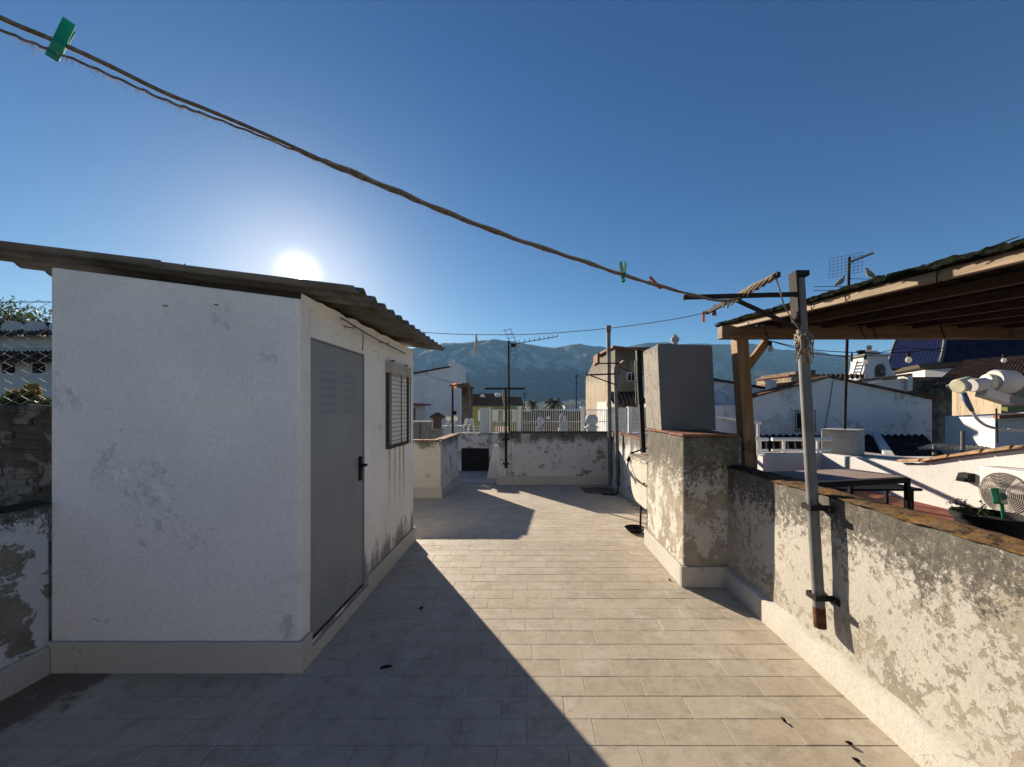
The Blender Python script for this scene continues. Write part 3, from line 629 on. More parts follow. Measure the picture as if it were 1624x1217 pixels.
# leaning steel clothes post on the right parapet
cpst = thing('clothes_post', 'leaning galvanised clothes post with iron arms bracketed to the right parapet', 'clothes post', (1.735, 2.29, 0.30))
pbt, ptp = Vector((1.742, 2.297, 0.302)), Vector((1.735, 2.468, 2.46))
def pyz(z): return 2.297 + (z - 0.302) / 2.158 * 0.171
MB().tube([lerp(pbt, ptp, t) for t in (0, .25, .5, .75, .985)], 0.031, 20).build('tube', M['galv'], cpst, smooth=True)
MB().tube([lerp(pbt, ptp, -0.004), lerp(pbt, ptp, 0.05)], 0.0325, 20).build('rusty_foot', M['rust'], cpst, smooth=True)
d = (ptp - pbt).normalized()
MB().bar(ptp - d * 0.34 + Vector((-0.038, -0.002, 0)), ptp + Vector((-0.038, -0.002, 0.01)), 0.012, 0.07, up=(0, 1, 0)).build('angle_plate', M['iron'], cpst)
MB().bar(ptp - d * 0.02, ptp + d * 0.012, 0.085, 0.075, up=(0, 1, 0)).build('top_plate', M['iron'], cpst)
for z in (1.0, 0.475):
    yc = pyz(z); xc = 1.7395; m = MB(); m.box((xc - 0.036, yc - 0.040, z - 0.016), (1.81, yc - 0.032, z + 0.016)); m.box((xc - 0.044, yc - 0.040, z - 0.016), (xc - 0.036, yc + 0.040, z + 0.016)); m.box((xc - 0.036, yc + 0.032, z - 0.016), (1.81, yc + 0.040, z + 0.016)); m.box((1.786, yc - 0.095, z - 0.018), (1.797, yc - 0.0405, z + 0.018))
    br = m.build('bracket', M['iron'], cpst)
    MB().lathe((1.787, yc - 0.072, z), [(0.011, 0), (0.011, 0.008), (0.005, 0.012)], 6, axis=(-1, 0, 0)).build('bolt', M['rust'], br)
AX, AZ = 1.374, 2.30
MB().bar((0.984, 2.45, 2.307), (1.71, 2.45, 2.327), 0.022, 0.026).build('arm', M['iron'], cpst)
MB().bar((AX + 0.0, 2.11, AZ + 0.036), (AX - 0.0, 2.97, AZ + 0.038), 0.02, 0.026).build('crossbar', M['iron'], cpst)
MB().bar((AX - 0.05, 2.44, 2.285), (1.725, 2.435, 2.10), 0.022, 0.02).build('brace', M['iron'], cpst)
# ropes
def on_line(x):   # horizontal track of the thick line
    r = (x - CX) / F; X = r * 1.277 / (1 - 0.826 * r); return 1.277 + 0.826 * X
pxs = [(-560, -250), (-260, -98), (0, 28), (80, 62), (170, 103), (260, 147), (330, 175), (420, 213), (520, 258), (620, 300), (720, 342), (820, 380), (920, 413), (1000, 440), (1080, 463), (1140, 477), (1172, 474)]
path = [P(x, y, max(on_line(x), 0.25)) for x, y in pxs]
def dense(pts, n):
    out = []
    for i in range(len(pts) - 1):
        p0 = pts[max(i - 1, 0)]; p1 = pts[i]; p2 = pts[i + 1]; p3 = pts[min(i + 2, len(pts) - 1)]
        for k in range(n):
            t = k / n; out.append(0.5 * ((2 * p1) + (p2 - p0) * t + (2 * p0 - 5 * p1 + 4 * p2 - p3) * t * t + (3 * p1 - p0 - 3 * p2 + p3) * t ** 3))
    return out + [pts[-1]]
dp = dense(path, 14)
rope = thing('thick_clothesline', 'thick frayed double rope sagging across the sky to the clothes post', 'clothesline', path[-1])
MB().tube(dp, [0.0038 + 0.0005 * fbm((i * .7, 1, 1), 2) for i in range(len(dp))], 8).build('main_rope', M['ropedark'], rope, smooth='all')
und = []
for i, p in enumerate(dp):
    t = max(0, 1 - i / len(dp)); s = 0.0055 + 0.013 * max(0, min(1, (0.86 - p.y) / 0.25)); und.append(p + Vector((0.001 * math.sin(i * 1.1), 0.002 * math.cos(i * 1.1), -s + 0.0012 * fbm((i * .5, 4, 1), 3))))
MB().tube(und, [0.0022 + 0.0005 * fbm((i * .9, 7, 1), 2) for i in range(len(und))], 6).build('thin_strand', M['ropedark'], rope, smooth='all')
MB().tube([p + Vector((0.002, -0.001, 0.004 + 0.002 * math.sin(i * .6))) for i, p in enumerate(dp) if i > 110], 0.0028, 6).build('upper_strand', M['rope'], rope, smooth='all')
fb = MB(); fr_ = random.Random(3)
for i in range(700):
    k = fr_.randrange(30, len(und) - 2); f = fr_.random(); p = lerp(und[k], und[k + 1], f); L = fr_.uniform(0.004, 0.016) * (2.2 if fr_.random() < 0.06 else 1)
    dd = Vector((fr_.uniform(-1, 1), fr_.uniform(-.6, .6), fr_.uniform(-1.1, -0.1))).normalized(); c = Vector((fr_.uniform(-1, 1), 0, fr_.uniform(-1, .4))) * L * 0.4
    fb.tube([p, p + dd * L * .5 + c * .3, p + dd * L + c], [0.00035, 0.00028, 0.0001], 3, caps=False)
stuff(fb.build('loose_fibre', M['fibre_hair'], rope, fix=False))
# rope wound round the crossbar and knotted on the post
for st_i in range(7):
    pts = []; wr = random.Random(40 + st_i)
    for i in range(46):
        t = i / 45; y = 2.13 + (0.55 + 0.08 * wr.random() * 0) * t; a = st_i * 0.9 + i * 0.17 + 0.4 * math.sin(i * .21 + st_i); rr_ = 0.015 + 0.004 * math.sin(i * .5 + st_i * 2) + 0.012 * t * t
        pts.append((AX + rr_ * math.cos(a), y, AZ + 0.036 + rr_ * math.sin(a) - 0.015 * t * t))
    MB().tube(pts, 0.0058, 6).build('winding', M['rope'], rope, smooth='all')
MB().tube([(AX + 0.004, 2.14, AZ + 0.03), (1.5, 2.25, 2.19), (1.66, 2.36, 2.085), (1.72, 2.385, 2.04)], 0.004, 6).build('stay_cord', M['rope'], rope, smooth='all')
kn = MB(); kr = random.Random(8); kc = Vector((1.70, 2.385, 2.04))
pts = []
for i in range(90):
    a = i * 0.35; pts.append(Vector((1.737 + 0.042 * math.cos(a), 2.435 + 0.042 * math.sin(a), 2.04 + 0.028 * math.sin(i * .21) )))
kn.tube(pts, 0.006, 5)
for j in range(26):
    q = kc + Vector((kr.uniform(-.03, .03), kr.uniform(-.03, .01), kr.uniform(-.02, .03))); L = kr.uniform(.07, .17)
    kn.tube([q, q + Vector((kr.uniform(-.03, .03), kr.uniform(-.03, .0), -L * .4)), q + Vector((kr.uniform(-.045, .03), kr.uniform(-.03, .0), -L))], [0.006, 0.006, 0.003], 5)
kn.build('knot', M['rope'], rope, smooth='all')
# thin second line from under the eave to the far end of the crossbar
px2 = [(560, 503, 3.6), (650, 524, 3.5), (700, 529, 3.4), (760, 531, 3.3), (850, 530, 3.15), (965, 521, 3.05), (1060, 508, 3.0), (1115, 497, 2.97), (1127, 493, 2.955)]
d2 = dense([P(*q) for q in px2], 8); tl = thing('thin_clothesline', 'thin cord strung from the shed eave to the far end of the crossbar', 'clothesline', d2[-1])
MB().tube(d2, 0.0030, 6).build('cord', M['rope'], tl, smooth='all')
fh = thing('frayed_rope_scrap', 'short frayed pale rope scrap hanging from the thin line', 'rope', P(754, 531, 3.31)); m = MB(); a = P(755, 530, 3.31)
for j in range(7): m.tube([a, a + Vector((kr.uniform(-.012, .012), kr.uniform(-.01, .01), -.08)), a + Vector((kr.uniform(-.03, .01), kr.uniform(-.01, .01), -.12 - .08 * kr.random()))], [0.005, 0.009, 0.004], 5)
m.build('strands', M['fibre_hair'], fh, smooth='all')
# pegs
def peg(name, label, at, L, mt, tilt, yaw, cat='clothes peg', roll=0.0):
    t = thing(name, label, cat, at, 'clothes pegs on the lines'); R3 = Matrix.Rotation(yaw, 3, 'Z') @ Matrix.Rotation(roll, 3, 'X') @ Matrix.Rotation(tilt, 3, 'Y'); w_ = L * 0.2
    for s in (-1, 1):
        m = MB(); prof = [(-0.36, 0.012), (-0.28, 0.05), (-0.2, 0.02), (-0.12, 0.05), (0.0, 0.085), (0.18, 0.10), (0.62, 0.17), (0.64, 0.13), (0.2, 0.055), (0.0, 0.03), (-0.36, 0.002)]
        poly = [(s * b * L, -w_ / 2, a * L) for a, b in prof]; m.prism(poly, (0, w_, 0)); m.v = [R3 @ v + Vector(at) for v in m.v]; m.build('jaw', mt, t, bevel=L * 0.008)
    m = MB(); m.tube([Vector((0.045 * L * math.cos(a * .7), (-.5 + a / 24) * w_ * 1.2, 0.1 * L + 0.045 * L * math.sin(a * .7))) for a in range(25)], 0.0012 if L > .06 else .001, 5); m.v = [R3 @ v + Vector(at) for v in m.v]; m.build('spring', M['alu'], t, smooth='all')
def at_px(x, dz=0.0):
    return min(dp, key=lambda p: abs(CX + F * p.x / max(p.y, .01) - x)) + Vector((0, 0, dz))
peg('green_peg', 'large green peg on the thick rope at the top left corner', at_px(90, -0.006), 0.072, M['peg_green'], R(0), R(141), roll=R(15))
peg('green_peg', 'smaller green peg standing on the thick rope above the back wall', at_px(990), 0.085, M['peg_green'], R(-4), R(25))
peg('pink_peg', 'faded pink peg lying along the thick rope near the crossbar', at_px(1042), 0.08, M['peg_red'], R(-62), R(20))
peg('red_peg', 'faded red peg hanging upside down under the crossbar end', P(1133, 490, 2.9), 0.085, M['peg_red'], R(182), R(20))
peg('orange_peg', 'orange peg hanging on the thin line just left of the red peg', P(1116, 500, 2.965), 0.085, M['peg_orange'], R(170), R(65))

# T post and antenna at the far wall
def pt(x, y, Y): return P(x, y, Y)
tp = thing('line_post', 'dark iron T shaped clothesline post clamped to the pilaster', 'clothes post', (-0.535, YW - 0.10, 0.2))
xq = -0.535; MB().tube([(xq, YW - 0.10, 0.17), (xq, YW - 0.10, 2.06)], 0.027, 12).build('tube', M['iron'], tp, smooth=True)
MB().box((xq - 0.50, YW - 0.125, 2.05), (xq + 0.45, YW - 0.085, 2.095)).build('crossbar', M['iron'], tp)
MB().tube([(xq - 0.04, YW - 0.12, 2.04), (xq - 0.06, YW - 0.13, 1.85), (xq - 0.03, YW - 0.12, 1.7), (xq - 0.05, YW - 0.12, 1.55)], [0.02, 0.03, 0.02, 0.008], 6).build('rope_bundle', M['rope'], tp, smooth='all')
for z in (0.28, 0.86): m = MB(); m.box((xq - 0.07, YW - 0.135, z - 0.02), (xq + 0.07, YW - 0.125, z + 0.02)); m.box((xq - 0.07, YW - 0.125, z - 0.02), (xq - 0.05, YW - 0.05, z + 0.02)); m.box((xq + 0.05, YW - 0.125, z - 0.02), (xq + 0.07, YW - 0.05, z + 0.02)); m.build('clamp', M['iron'], tp)
def yagi(name, label, base, top, reflector, boom_end, nel, elen, ref_w, parts_dark=True, group=None):
    t = thing(name, label, 'antenna', base, group); up = None
    MB().tube([base, top], 0.025 if top.z - base.z > 1 else 0.015, 10).build('mast', M['iron'], t, smooth=True)
    b0 = Vector(reflector); b1 = Vector(boom_end); MB().bar(b0, b1, 0.02, 0.02).build('boom', M['galv'], t)
    dn = (b1 - b0).normalized(); side = dn.cross(Vector((0, 0, 1))).normalized(); up = side.cross(dn)
    for k in range(nel):
        up = side.cross(dn); c = b0 + (b1 - b0) * (0.12 + 0.88 * k / (nel - 1)); ed = (up + side * .35) if nel == 9 else side; MB().tube([c - ed * elen / 2 * (1 - .3 * k / nel) * (0.3 if nel == 9 else 1), c + ed * elen / 2 * (1 - .3 * k / nel)], 0.009 if nel == 9 else 0.006, 5).build('element', M['galv'], t)
    return t, b0, dn, side, up
base = Vector((-0.475, YW + 0.35, 0.5)); top = Vector((-0.50, YW + 0.35, H + (648 - 541) / F * (YW + .35)))
bst = P(814, 546, YW + .35); ben = P(884, 534, YW + 1.5)
t, b0, dn, side, up = yagi('tv_antenna', 'dark mast with a long thin rod antenna behind the pilaster', base, top, bst, ben, 9, 0.16, 0.3)
for sgn, nm in ((1, 'reflector_panel'), (-1, 'reflector_panel')):
    m = MB(); u0 = b0 + dn * 0.02
    for k in range(4):
        h = 0.06 + 0.10 * k; m.tube([u0 + (up * sgn - dn * 0.35) * h - side * 0.18 + Vector((.0, 0, 0)), u0 + (up * sgn - dn * .35) * h + side * .18], 0.006, 5)
    for s in (-.1, .1): m.tube([u0 + side * s, u0 + (up * sgn - dn * .35) * 0.40 + side * s], 0.006, 5)
    m.build(nm, M['galv'], t)
MB().box(tuple(b0 - Vector((.06, .04, .07))), tuple(b0 + Vector((.06, .04, .01)))).build('junction_box', M['black'], t)
# tall pole + clothes frame on the right back corner
tpol = thing('tall_galvanised_pole', 'tall plain galvanised pole rising at the back right corner', 'pole', (1.93, 8.9, -.2))
a, b = P(968, 745, 8.95), P(965, 518, 8.95); MB().tube([(a.x, a.y, -0.2), b], 0.045, 14).build('tube', M['galv'], tpol, smooth=True); MB().tube([b - Vector((0, 0, .12)), b + Vector((0, 0, .015))], 0.06, 14).build('collar', M['galv'], tpol, smooth=True)
cfr = thing('drying_line_post', 'grey post with two rusty cross arms beside the tall pole', 'clothes post', (1.9, 8.1, -.1))
q0, q1 = P(980, 755, 8.1), P(976, 582, 8.1); MB().tube([(q0.x, 8.1, -0.02), q1], 0.038, 14).build('tube', M['galv'], cfr, smooth=True)
MB().bar(P(928, 595, 7.9), P(981, 593, 8.1), 0.03, 0.03).build('arm', M['iron'], cfr); MB().bar(P(944, 577, 8.3), P(985, 576, 8.1), 0.025, 0.025).build('arm', M['iron'], cfr)
MB().bar(P(984, 576, 8.1), P(989, 572, 7.3), 0.03, 0.03).build('wrapped_end', M['rope'], cfr); MB().bar(P(937, 596, 7.95), P(978, 611, 8.1), 0.025, 0.02).build('brace', M['iron'], cfr); MB().bar(P(982, 582, 8.1), P(1010, 594, 7.9), 0.025, 0.02).build('brace', M['iron'], cfr)
dkb = thing('black_steel_post', 'black leaning steel post behind the grey flue box', 'post', (1.9, 6.2, 0)); MB().bar(P(1012, 556, 6.3), P(1020, 718, 6.3), 0.07, 0.09, up=(0, 1, 0)).build('bar', M['black'], dkb); MB().bar(P(1007, 572, 6.32), P(1009, 640, 6.32), 0.015, 0.015, up=(0, 1, 0)).build('edge_strip', M['galv'], dkb)
# laundry sink, hose, bowl, mat
sk = thing('laundry_sink', 'cast concrete laundry trough with rounded belly on the far side of the pier', 'sink', (1.68, 4.95, 0))
prof = []
def belly(y0, y1, z0, z1, r):
    pts = [(y0, z1), (y1, z1)]
    for i in range(7): a = i / 6 * math.pi / 2; pts.append((y1 - r + r * math.cos(a), z0 + r - r * math.sin(a)))
    for i in range(5): a = i / 4 * math.pi / 2; pts.append((y0 + .08 - .08 * math.sin(a), z0 + .08 - .08 * math.cos(a)))
    return pts
m = MB(); m.prism([(1.42, y, z) for y, z in belly(4.60, 5.36, 0.37, 0.93, 0.30)], (0.50, 0, 0)); m.build('basin', M['sink'], sk, bevel=0.012)
m = MB(); m.box((1.40, 4.58, 0.932), (1.94, 5.40, 0.965)); m.build('rim', M['sink'], sk, bevel=0.01)
MB().box((1.50, 4.62, 0.967), (1.92, 5.2, 0.99), rot=(0, 0, .08)).build('board', M['woodx'], sk, bevel=0.003)
for (yy) in (4.72, 5.02):
    MB().tube([(1.47, yy, 0.40), (1.46, yy, 0.02), (1.56, yy, 0.012), (1.85, yy, 0.012)], 0.014, 8).build('leg', M['iron'], sk, smooth='all')
hs = thing('black_hose', 'black rubber hose looping from the tap to the side of the sink', 'hose', (1.42, 5.3, .7)); MB().tube(dense([Vector(p) for p in ((1.72, 5.55, 1.03), (1.48, 5.43, 0.97), (1.385, 5.36, 0.83), (1.37, 5.18, 0.72), (1.375, 4.95, 0.69), (1.385, 4.72, 0.68), (1.39, 4.6, 0.70))], 6), 0.011, 8).build('tube', M['black'], hs, smooth='all'); MB().tube([(1.47, 5.43, 0.98), (1.39, 5.37, 0.87)], 0.026, 10).build('nozzle', M['black'], hs, smooth=True)
bwl = thing('black_bowl', 'small black plastic bowl on the floor below the sink', 'bowl', P(1006, 838, 5.14)); bwl.location = WORG[bwl.name] = Vector((1.40, 5.05, fz(5.05)))
MB().lathe((1.40, 5.05, fz(5.05) + 0.002), [(0.07, 0), (0.09, 0.01), (0.13, 0.055), (0.135, 0.058), (0.125, 0.055), (0.085, 0.016), (0, 0.012)], 24).build('bowl', M['black'], bwl, smooth=True)
dp_ = MB(); dp_.tube(dense([Vector(p) for p in ((1.86, 8.0, 0.95), (1.87, 7.95, 0.6), (1.86, 7.9, 0.2), (1.80, 7.8, -0.1), (1.7, 7.75, fz(7.75) + .02), (1.5, 7.9, fz(7.9) + .02))], 6), 0.016, 8)
dh = thing('drain_hose', 'black drain hose running down the corner post to the floor', 'hose', (1.86, 7.9, -.1)); dp_.build('tube', M['black'], dh, smooth='all')
mm = thing('floor_mat', 'crumpled dark mat lying in the far right floor corner', 'mat', (1.55, 8.35, fz(8.35)))
m = MB(); m.grid(lambda u, v: Vector((1.18 + 0.66 * u + .05 * fbm((v * 3, 1, 1)), 8.02 + 0.62 * v + .05 * fbm((u * 3, 5, 1)) - .12 * u, fz(8.3) + 0.035 + 0.025 * fbm((u * 4, v * 4, 2)) - .03 * (abs(u - .5) > .49 or abs(v - .5) > .49))), 14, 14); m.build('cloth', M['mat'], mm, smooth='all')
# small dry debris on the tiles
for (x, y, lab) in ((1243, 1144, 'dry dark seed pod on the sunlit tiles, smallest and farthest left of three'), (1347, 1181, 'dry dark seed pod on the tiles, upper of the pair near the right kerb'), (1358, 1208, 'dry dark seed pod on the tiles, lowest one by the right kerb'), (1062, 921, 'small dark seed pod on the tiles beside the pier corner'), (612, 1062, 'withered leaf on the shaded tiles in front of the shed door'), (668, 968, 'withered leaf on the shaded tiles right of the shed door')):
    Y = F * H / (y - CY); c = Vector(((x - CX) / F * Y, Y, 0.001)); t = thing('seed_pod' if 'pod' in lab else 'withered_leaf', lab, 'seed pod' if 'pod' in lab else 'leaf', c)
    m = MB(); an = x * 1.7
    if 'pod' in lab: m.lathe(c + Vector((0, 0, 0.007)), [(0.001, -.016), (0.006, -.010), (0.008, 0), (0.005, .010), (0.001, .018)], 8, axis=(math.cos(an), math.sin(an), 0.15))
    else: m.grid(lambda u, v: c + Vector((.07 * (u - .5) * math.cos(an) - .03 * (v - .5) * math.sin(math.pi * u) * math.sin(an), .07 * (u - .5) * math.sin(an) + .03 * (v - .5) * math.sin(math.pi * u) * math.cos(an), .003 + .012 * abs(v - .5) * 2 + .01 * u * u)), 8, 4)
    m.build('body', M['soil'], t, smooth='all')
# satellite feed on an arm reaching in from a dish outside the frame
lnb = thing('satellite_dish', 'weathered twin satellite feed on an arm with drooping cable at the right edge', 'satellite dish', (1.86, 1.0, 1.08))
YL = 1.12
def can(c, ax, r, L, name, mt, cap=None):
    ax = Vector(ax).normalized(); m = MB(); m.lathe(Vector(c), [(0, 0), (r * .9, 0), (r, r * .12), (r, L * .82), (r * .82, L), (0, L)], 24, axis=ax); o = m.build(name, mt, lnb, smooth=True); return o
a = P(1556, 612, YL); b = P(1600, 604, YL)
can(P(1562, 607, YL + .01), (0.75, -0.15, -0.06), 0.026, 0.045, 'feed_cap', M['cream'])
can(P(1518, 613, YL + .03), (0.95, 0.1, 0.22), 0.021, 0.05, 'feed_cap', M['cream'])
can(P(1541, 612, YL), (0.9, 0.0, 0.12), 0.019, 0.045, 'feed_clamp', M['greyplastic'])
can(P(1574, 605, YL), (0.85, -0.1, -0.05), 0.034, 0.055, 'feed_horn', M['greyplastic'])
MB().bar(P(1556, 622, YL), P(1600, 636, YL), 0.03, 0.026).build('holder', M['greyplastic'], lnb, bevel=0.003)
MB().bar(P(1592, 634, YL), Vector((1.62, 1.06, 1.60)), 0.03, 0.022).build('arm', M['galv'], lnb, bevel=0.002)
MB().tube([Vector((1.60, 1.06, 1.602)), Vector((1.86, 1.0, 1.50)), Vector((1.87, 1.0, 1.09))], 0.02, 10).build('mast', M['galv'], lnb, smooth='all')
dc = Vector((2.02, 0.98, 1.62)); dx = Vector((-0.92, 0.3, 0.15)).normalized(); m = MB(); m.lathe(dc, [(0.005, 0.0), (0.1, 0.008), (0.2, 0.034), (0.28, 0.07), (0.283, 0.07), (0.2, 0.03), (0.1, 0.003), (0.0, -0.004)], 28, axis=dx); m.build('reflector', M['greyplastic'], lnb, smooth=True)
MB().tube([Vector((1.87, 1.0, 1.5)), dc], 0.018, 8).build('bracket', M['galv'], lnb)
MB().tube([P(1527, 624, YL + .03), P(1536, 642, YL + .03), P(1542, 652, YL + .03)], [0.008, 0.007, 0.005], 10).build('taped_plug', M['bluecable'], lnb, smooth='all')
MB().tube(dense([P(1541, 650, YL + .03), P(1549, 664, YL + .03), P(1566, 676, YL + .02), P(1595, 682, YL), P(1630, 684, YL - .02), Vector((1.75, 1.0, 1.5))], 6), 0.0042, 8).build('cable', M['greyplastic'], lnb, smooth='all')
MB().tube([P(1580, 648, YL), P(1582, 703, YL)], 0.0022, 6).build('adjuster_rod', M['iron'], lnb)
# ------------------------------------------------------------------ neighbour's terrace on the right
NZ = 0.40
nf = MB(); nf.box((1.97, 0.2, NZ - 0.35), (5.2, 6.72, NZ)); struct(nf.build('neighbour_floor', M['redfloor'], bevel=0.01))
nw = thing('white_side_wall', 'sunlit white garden wall rising toward the air conditioner', 'wall', (5.05, 4.8, NZ))
XN = 5.0
tops = [(0.3, 1.35), (3.2, 1.30), (3.9, 1.19), (4.5, 1.03), (5.0, 0.88), (5.5, 0.86), (6.7, 0.83)]
m = MB(); m.prism([(XN, 0.3, NZ - .2)] + [(XN, y, z) for y, z in tops] + [(XN, 6.7, NZ - .2)], (0.16, 0, 0)); m.build('wall', M['white'], nw, bevel=0.015)
m = MB(); m.grid(lambda u, v: Vector((3.88 + 0.98 * u, 6.55 + 0.0 * u + (0.14 if v > .5 else 0) , NZ - .2 + 0.64 * (1 if 0 < v < 1 else (0 if v == 0 else 0)))), 8, 1)
m = MB(); arc = [(XN - 0.001, 6.56)] + [(4.12 - 0.22 * math.sin(i / 6 * math.pi / 2), 6.34 + 0.22 * math.cos(i / 6 * math.pi / 2)) for i in range(7)] + [(3.90, 6.2), (3.78, 6.2)] + [(4.12 - 0.34 * math.sin((6 - i) / 6 * math.pi / 2), 6.34 + 0.34 * math.cos((6 - i) / 6 * math.pi / 2)) for i in range(7)] + [(XN - .001, 6.68)]
m.prism([(x, y, NZ - .2) for x, y in arc], (0, 0, 0.63)); m.build('rounded_return', M['white'], nw)
y = 3.0; i = 0; cr = random.Random(2)
def topz(y):
    for (a, za), (b, zb) in zip(tops, tops[1:]):
        if a <= y <= b: return za + (zb - za) * (y - a) / (b - a)
while y < 5.0:
    L = cr.uniform(0.24, 0.34); z0, z1 = topz(y), topz(min(y + L, 5.1)); m = MB()
    m.hexa([(XN - 0.06, y, z0 + .004), (XN + 0.2, y, z0 + .004), (XN + 0.2, y + L, z1 + .004), (XN - 0.06, y + L, z1 + .004), (XN - 0.04, y + .01, z0 + 0.045), (XN + 0.19, y + .01, z0 + 0.05), (XN + 0.19, y + L - .01, z1 + 0.05), (XN - 0.04, y + L - .01, z1 + 0.04)])
    m.build('coping_tile', M['coping'], nw, bevel=0.008); y += L + 0.012
ac = thing('air_conditioner', 'off white air conditioner fan unit on the sunlit wall', 'air conditioner', (4.85, 3.6, 0.48))
MB().box((4.70, 3.14, 0.485), (4.995, 4.01, 1.0)).build('casing', M['offwhite'], ac, bevel=0.012)
fc = Vector((4.70, 3.80, 0.762)); fr2 = MB(); fr2.lathe(fc + Vector((0.05, 0, 0)), [(0.0, 0.0), (0.20, 0.0), (0.205, 0.048), (0.215, 0.055)], 40, axis=(-1, 0, 0)); 
MB().lathe(fc + Vector((0.001, 0, 0)), [(0.001, 0), (0.204, 0), (0.204, 0.002), (0.001, 0.002)], 40, axis=(-1, 0, 0)).build('fan_opening', M['dark'], ac)
for k in range(12):
    r = 0.045 + k * 0.0142; m = MB(); m.tube([fc + Vector((-0.012 - 0.012 * math.cos(r / .2 * 1.4), r * math.cos(a * math.pi / 18), r * math.sin(a * math.pi / 18))) for a in range(37)], 0.0026, 5); m.build('grille_ring', M['greyplastic'], ac, smooth='all')
MB().lathe(fc, [(0.001, 0.026), (0.044, 0.026), (0.048, 0.02), (0.048, 0.012)], 24, axis=(-1, 0, 0)).build('grille_hub', M['offwhite'], ac, smooth=True)
for k in range(6): a = k * math.pi / 3; MB().tube([fc + Vector((-.014, .045 * math.cos(a), .045 * math.sin(a))), fc + Vector((-.008, .204 * math.cos(a + .25), .204 * math.sin(a + .25)))], 0.003, 5).build('grille_spoke', M['greyplastic'], ac)
for k in range(3): 
    m = MB(); a0 = k * 2.1
    m.grid(lambda u, v: fc + Vector((-.003 - .004 * v, (0.04 + .15 * u) * math.cos(a0 + v * .9), (0.04 + .15 * u) * math.sin(a0 + v * .9))), 4, 6); m.build('fan_blade', M['greyplastic'], ac)
for yy in (3.3, 3.88): MB().box((4.72, yy, 0.44), (4.998, yy + .03, 0.482)).build('bracket', M['galv'], ac)
wl = thing('wall_lamp', 'small black box wall lamp left of the air conditioner', 'lamp', P(1527, 757, 4.4)); q = P(1527, 757, 4.36); q.x = XN
m = MB(); m.hexa([(XN - .10, q.y - .06, q.z - .05), (XN, q.y - .06, q.z - .05), (XN, q.y + .06, q.z - .05), (XN - .10, q.y + .06, q.z - .05), (XN - .07, q.y - .055, q.z + .045), (XN, q.y - .06, q.z + .05), (XN, q.y + .06, q.z + .05), (XN - .07, q.y + .055, q.z + .045)]); m.build('body', M['black'], wl, bevel=0.006); MB().box((XN - .104, q.y - .04, q.z - .035), (XN - .098, q.y + .04, q.z + .0)).build('lens', M['darkglass'], wl)
# pot, plant, solar lamp
pc_ = Vector((3.93, 3.28, NZ)); pot = thing('plant_pot', 'wide black plastic plant pot below the air conditioner', 'plant pot', pc_)
MB().lathe(pc_ + Vector((0, 0, 0.002)), [(0.16, 0), (0.215, 0.26), (0.235, 0.262), (0.235, 0.30), (0.215, 0.30), (0.205, 0.25), (0, 0.25)], 28).build('pot', M['black'], pot, smooth=True)
MB().lathe(pc_ + Vector((0, 0, 0.253)), [(0.204, 0), (0.12, 0.012), (0, 0.02)], 20).build('soil', M['soil'], pot)
pln = thing('potted_plant', 'ragged dark plant sprawling out of the black pot', 'plant', pc_ + Vector((0, 0, .27))); lr = random.Random(5)
for k in range(9):
    a = lr.uniform(2.2, 4.4); L = lr.uniform(.12, .30); p0 = pc_ + Vector((-.04, 0.05, 0.265)); p1 = p0 + Vector((L * math.cos(a), L * math.sin(a) * .6, lr.uniform(.05, .16))); MB().tube([p0, lerp(p0, p1, .5) + Vector((0, 0, .03)), p1], 0.004, 5).build('stem', M['bark'], pln)
    m = MB()
    for j in range(16):
        c = lerp(p0, p1, lr.uniform(.3, 1.05)) + Vector((lr.uniform(-.03, .03), lr.uniform(-.03, .03), lr.uniform(-.01, .04))); dv = Vector((lr.uniform(-1, 1), lr.uniform(-1, 1), lr.uniform(-.3, .8))).normalized() * .035; sv = dv.cross(Vector((.3, .2, 1))).normalized() * .009; m.raw([c, c + dv * .5 + sv, c + dv, c + dv * .5 - sv], [(0, 1, 2, 3)])
    m.build('leaves', M['leaf'], pln, fix=False)
slp = thing('solar_garden_lamp', 'green square solar garden lamp stuck in the pot', 'lamp', pc_ + Vector((.08, -.05, .27))); q = pc_ + Vector((.10, -.02, .26))
MB().tube([q, q + Vector((-.02, 0, .14))], 0.012, 8).build('stem', M['greenlamp'], slp, smooth=True); MB().box(tuple(q + Vector((-.12, -.02, .13))), tuple(q + Vector((.05, .03, .26))), rot=(R(-10), R(8), R(25))).build('head', M['greenlamp'], slp, bevel=0.01)
MB().lathe(q + Vector((-.05, -.025, .20)), [(.001, .012), (.03, .012), (.034, 0)], 14, axis=(-.45, -.85, .2)).build('lens', M['greenlamp'], slp, smooth=True)
# low table
tb = thing('terrace_table', 'low table with mauve top and black metal frame behind the parapet', 'table', (2.8, 3.4, NZ))
tz = 1.0; c4 = [(2.30, 3.10), (3.27, 3.32), (3.13, 3.74), (2.20, 3.56)]
m = MB(); m.prism([(x, y, tz) for x, y in c4], (0, 0, 0.014)); m.build('top', M['tabletop'], tb)
for i in range(4):
    a, b = c4[i], c4[(i + 1) % 4]; MB().bar((a[0], a[1], tz - .022), (b[0], b[1], tz - .022), 0.03, 0.04).build('frame_rail', M['black'], tb)
    MB().bar((a[0], a[1], NZ), (a[0], a[1], tz - .003), 0.03, 0.032, up=(0, 1, 0)).build('leg', M['black'], tb)
MB().box((2.35, 3.3, NZ + .25), (3.1, 3.6, NZ + .29)).build('lower_shelf', M['black'], tb)
bn = thing('dark_bench', 'low black slatted bench in the shade beside the table', 'bench', (3.6, 4.2, NZ))
for k in range(4): MB().box((3.05, 4.0 + k * .09, NZ + .34), (4.1, 4.07 + k * .09, NZ + .365)).build('slat', M['black'], bn)
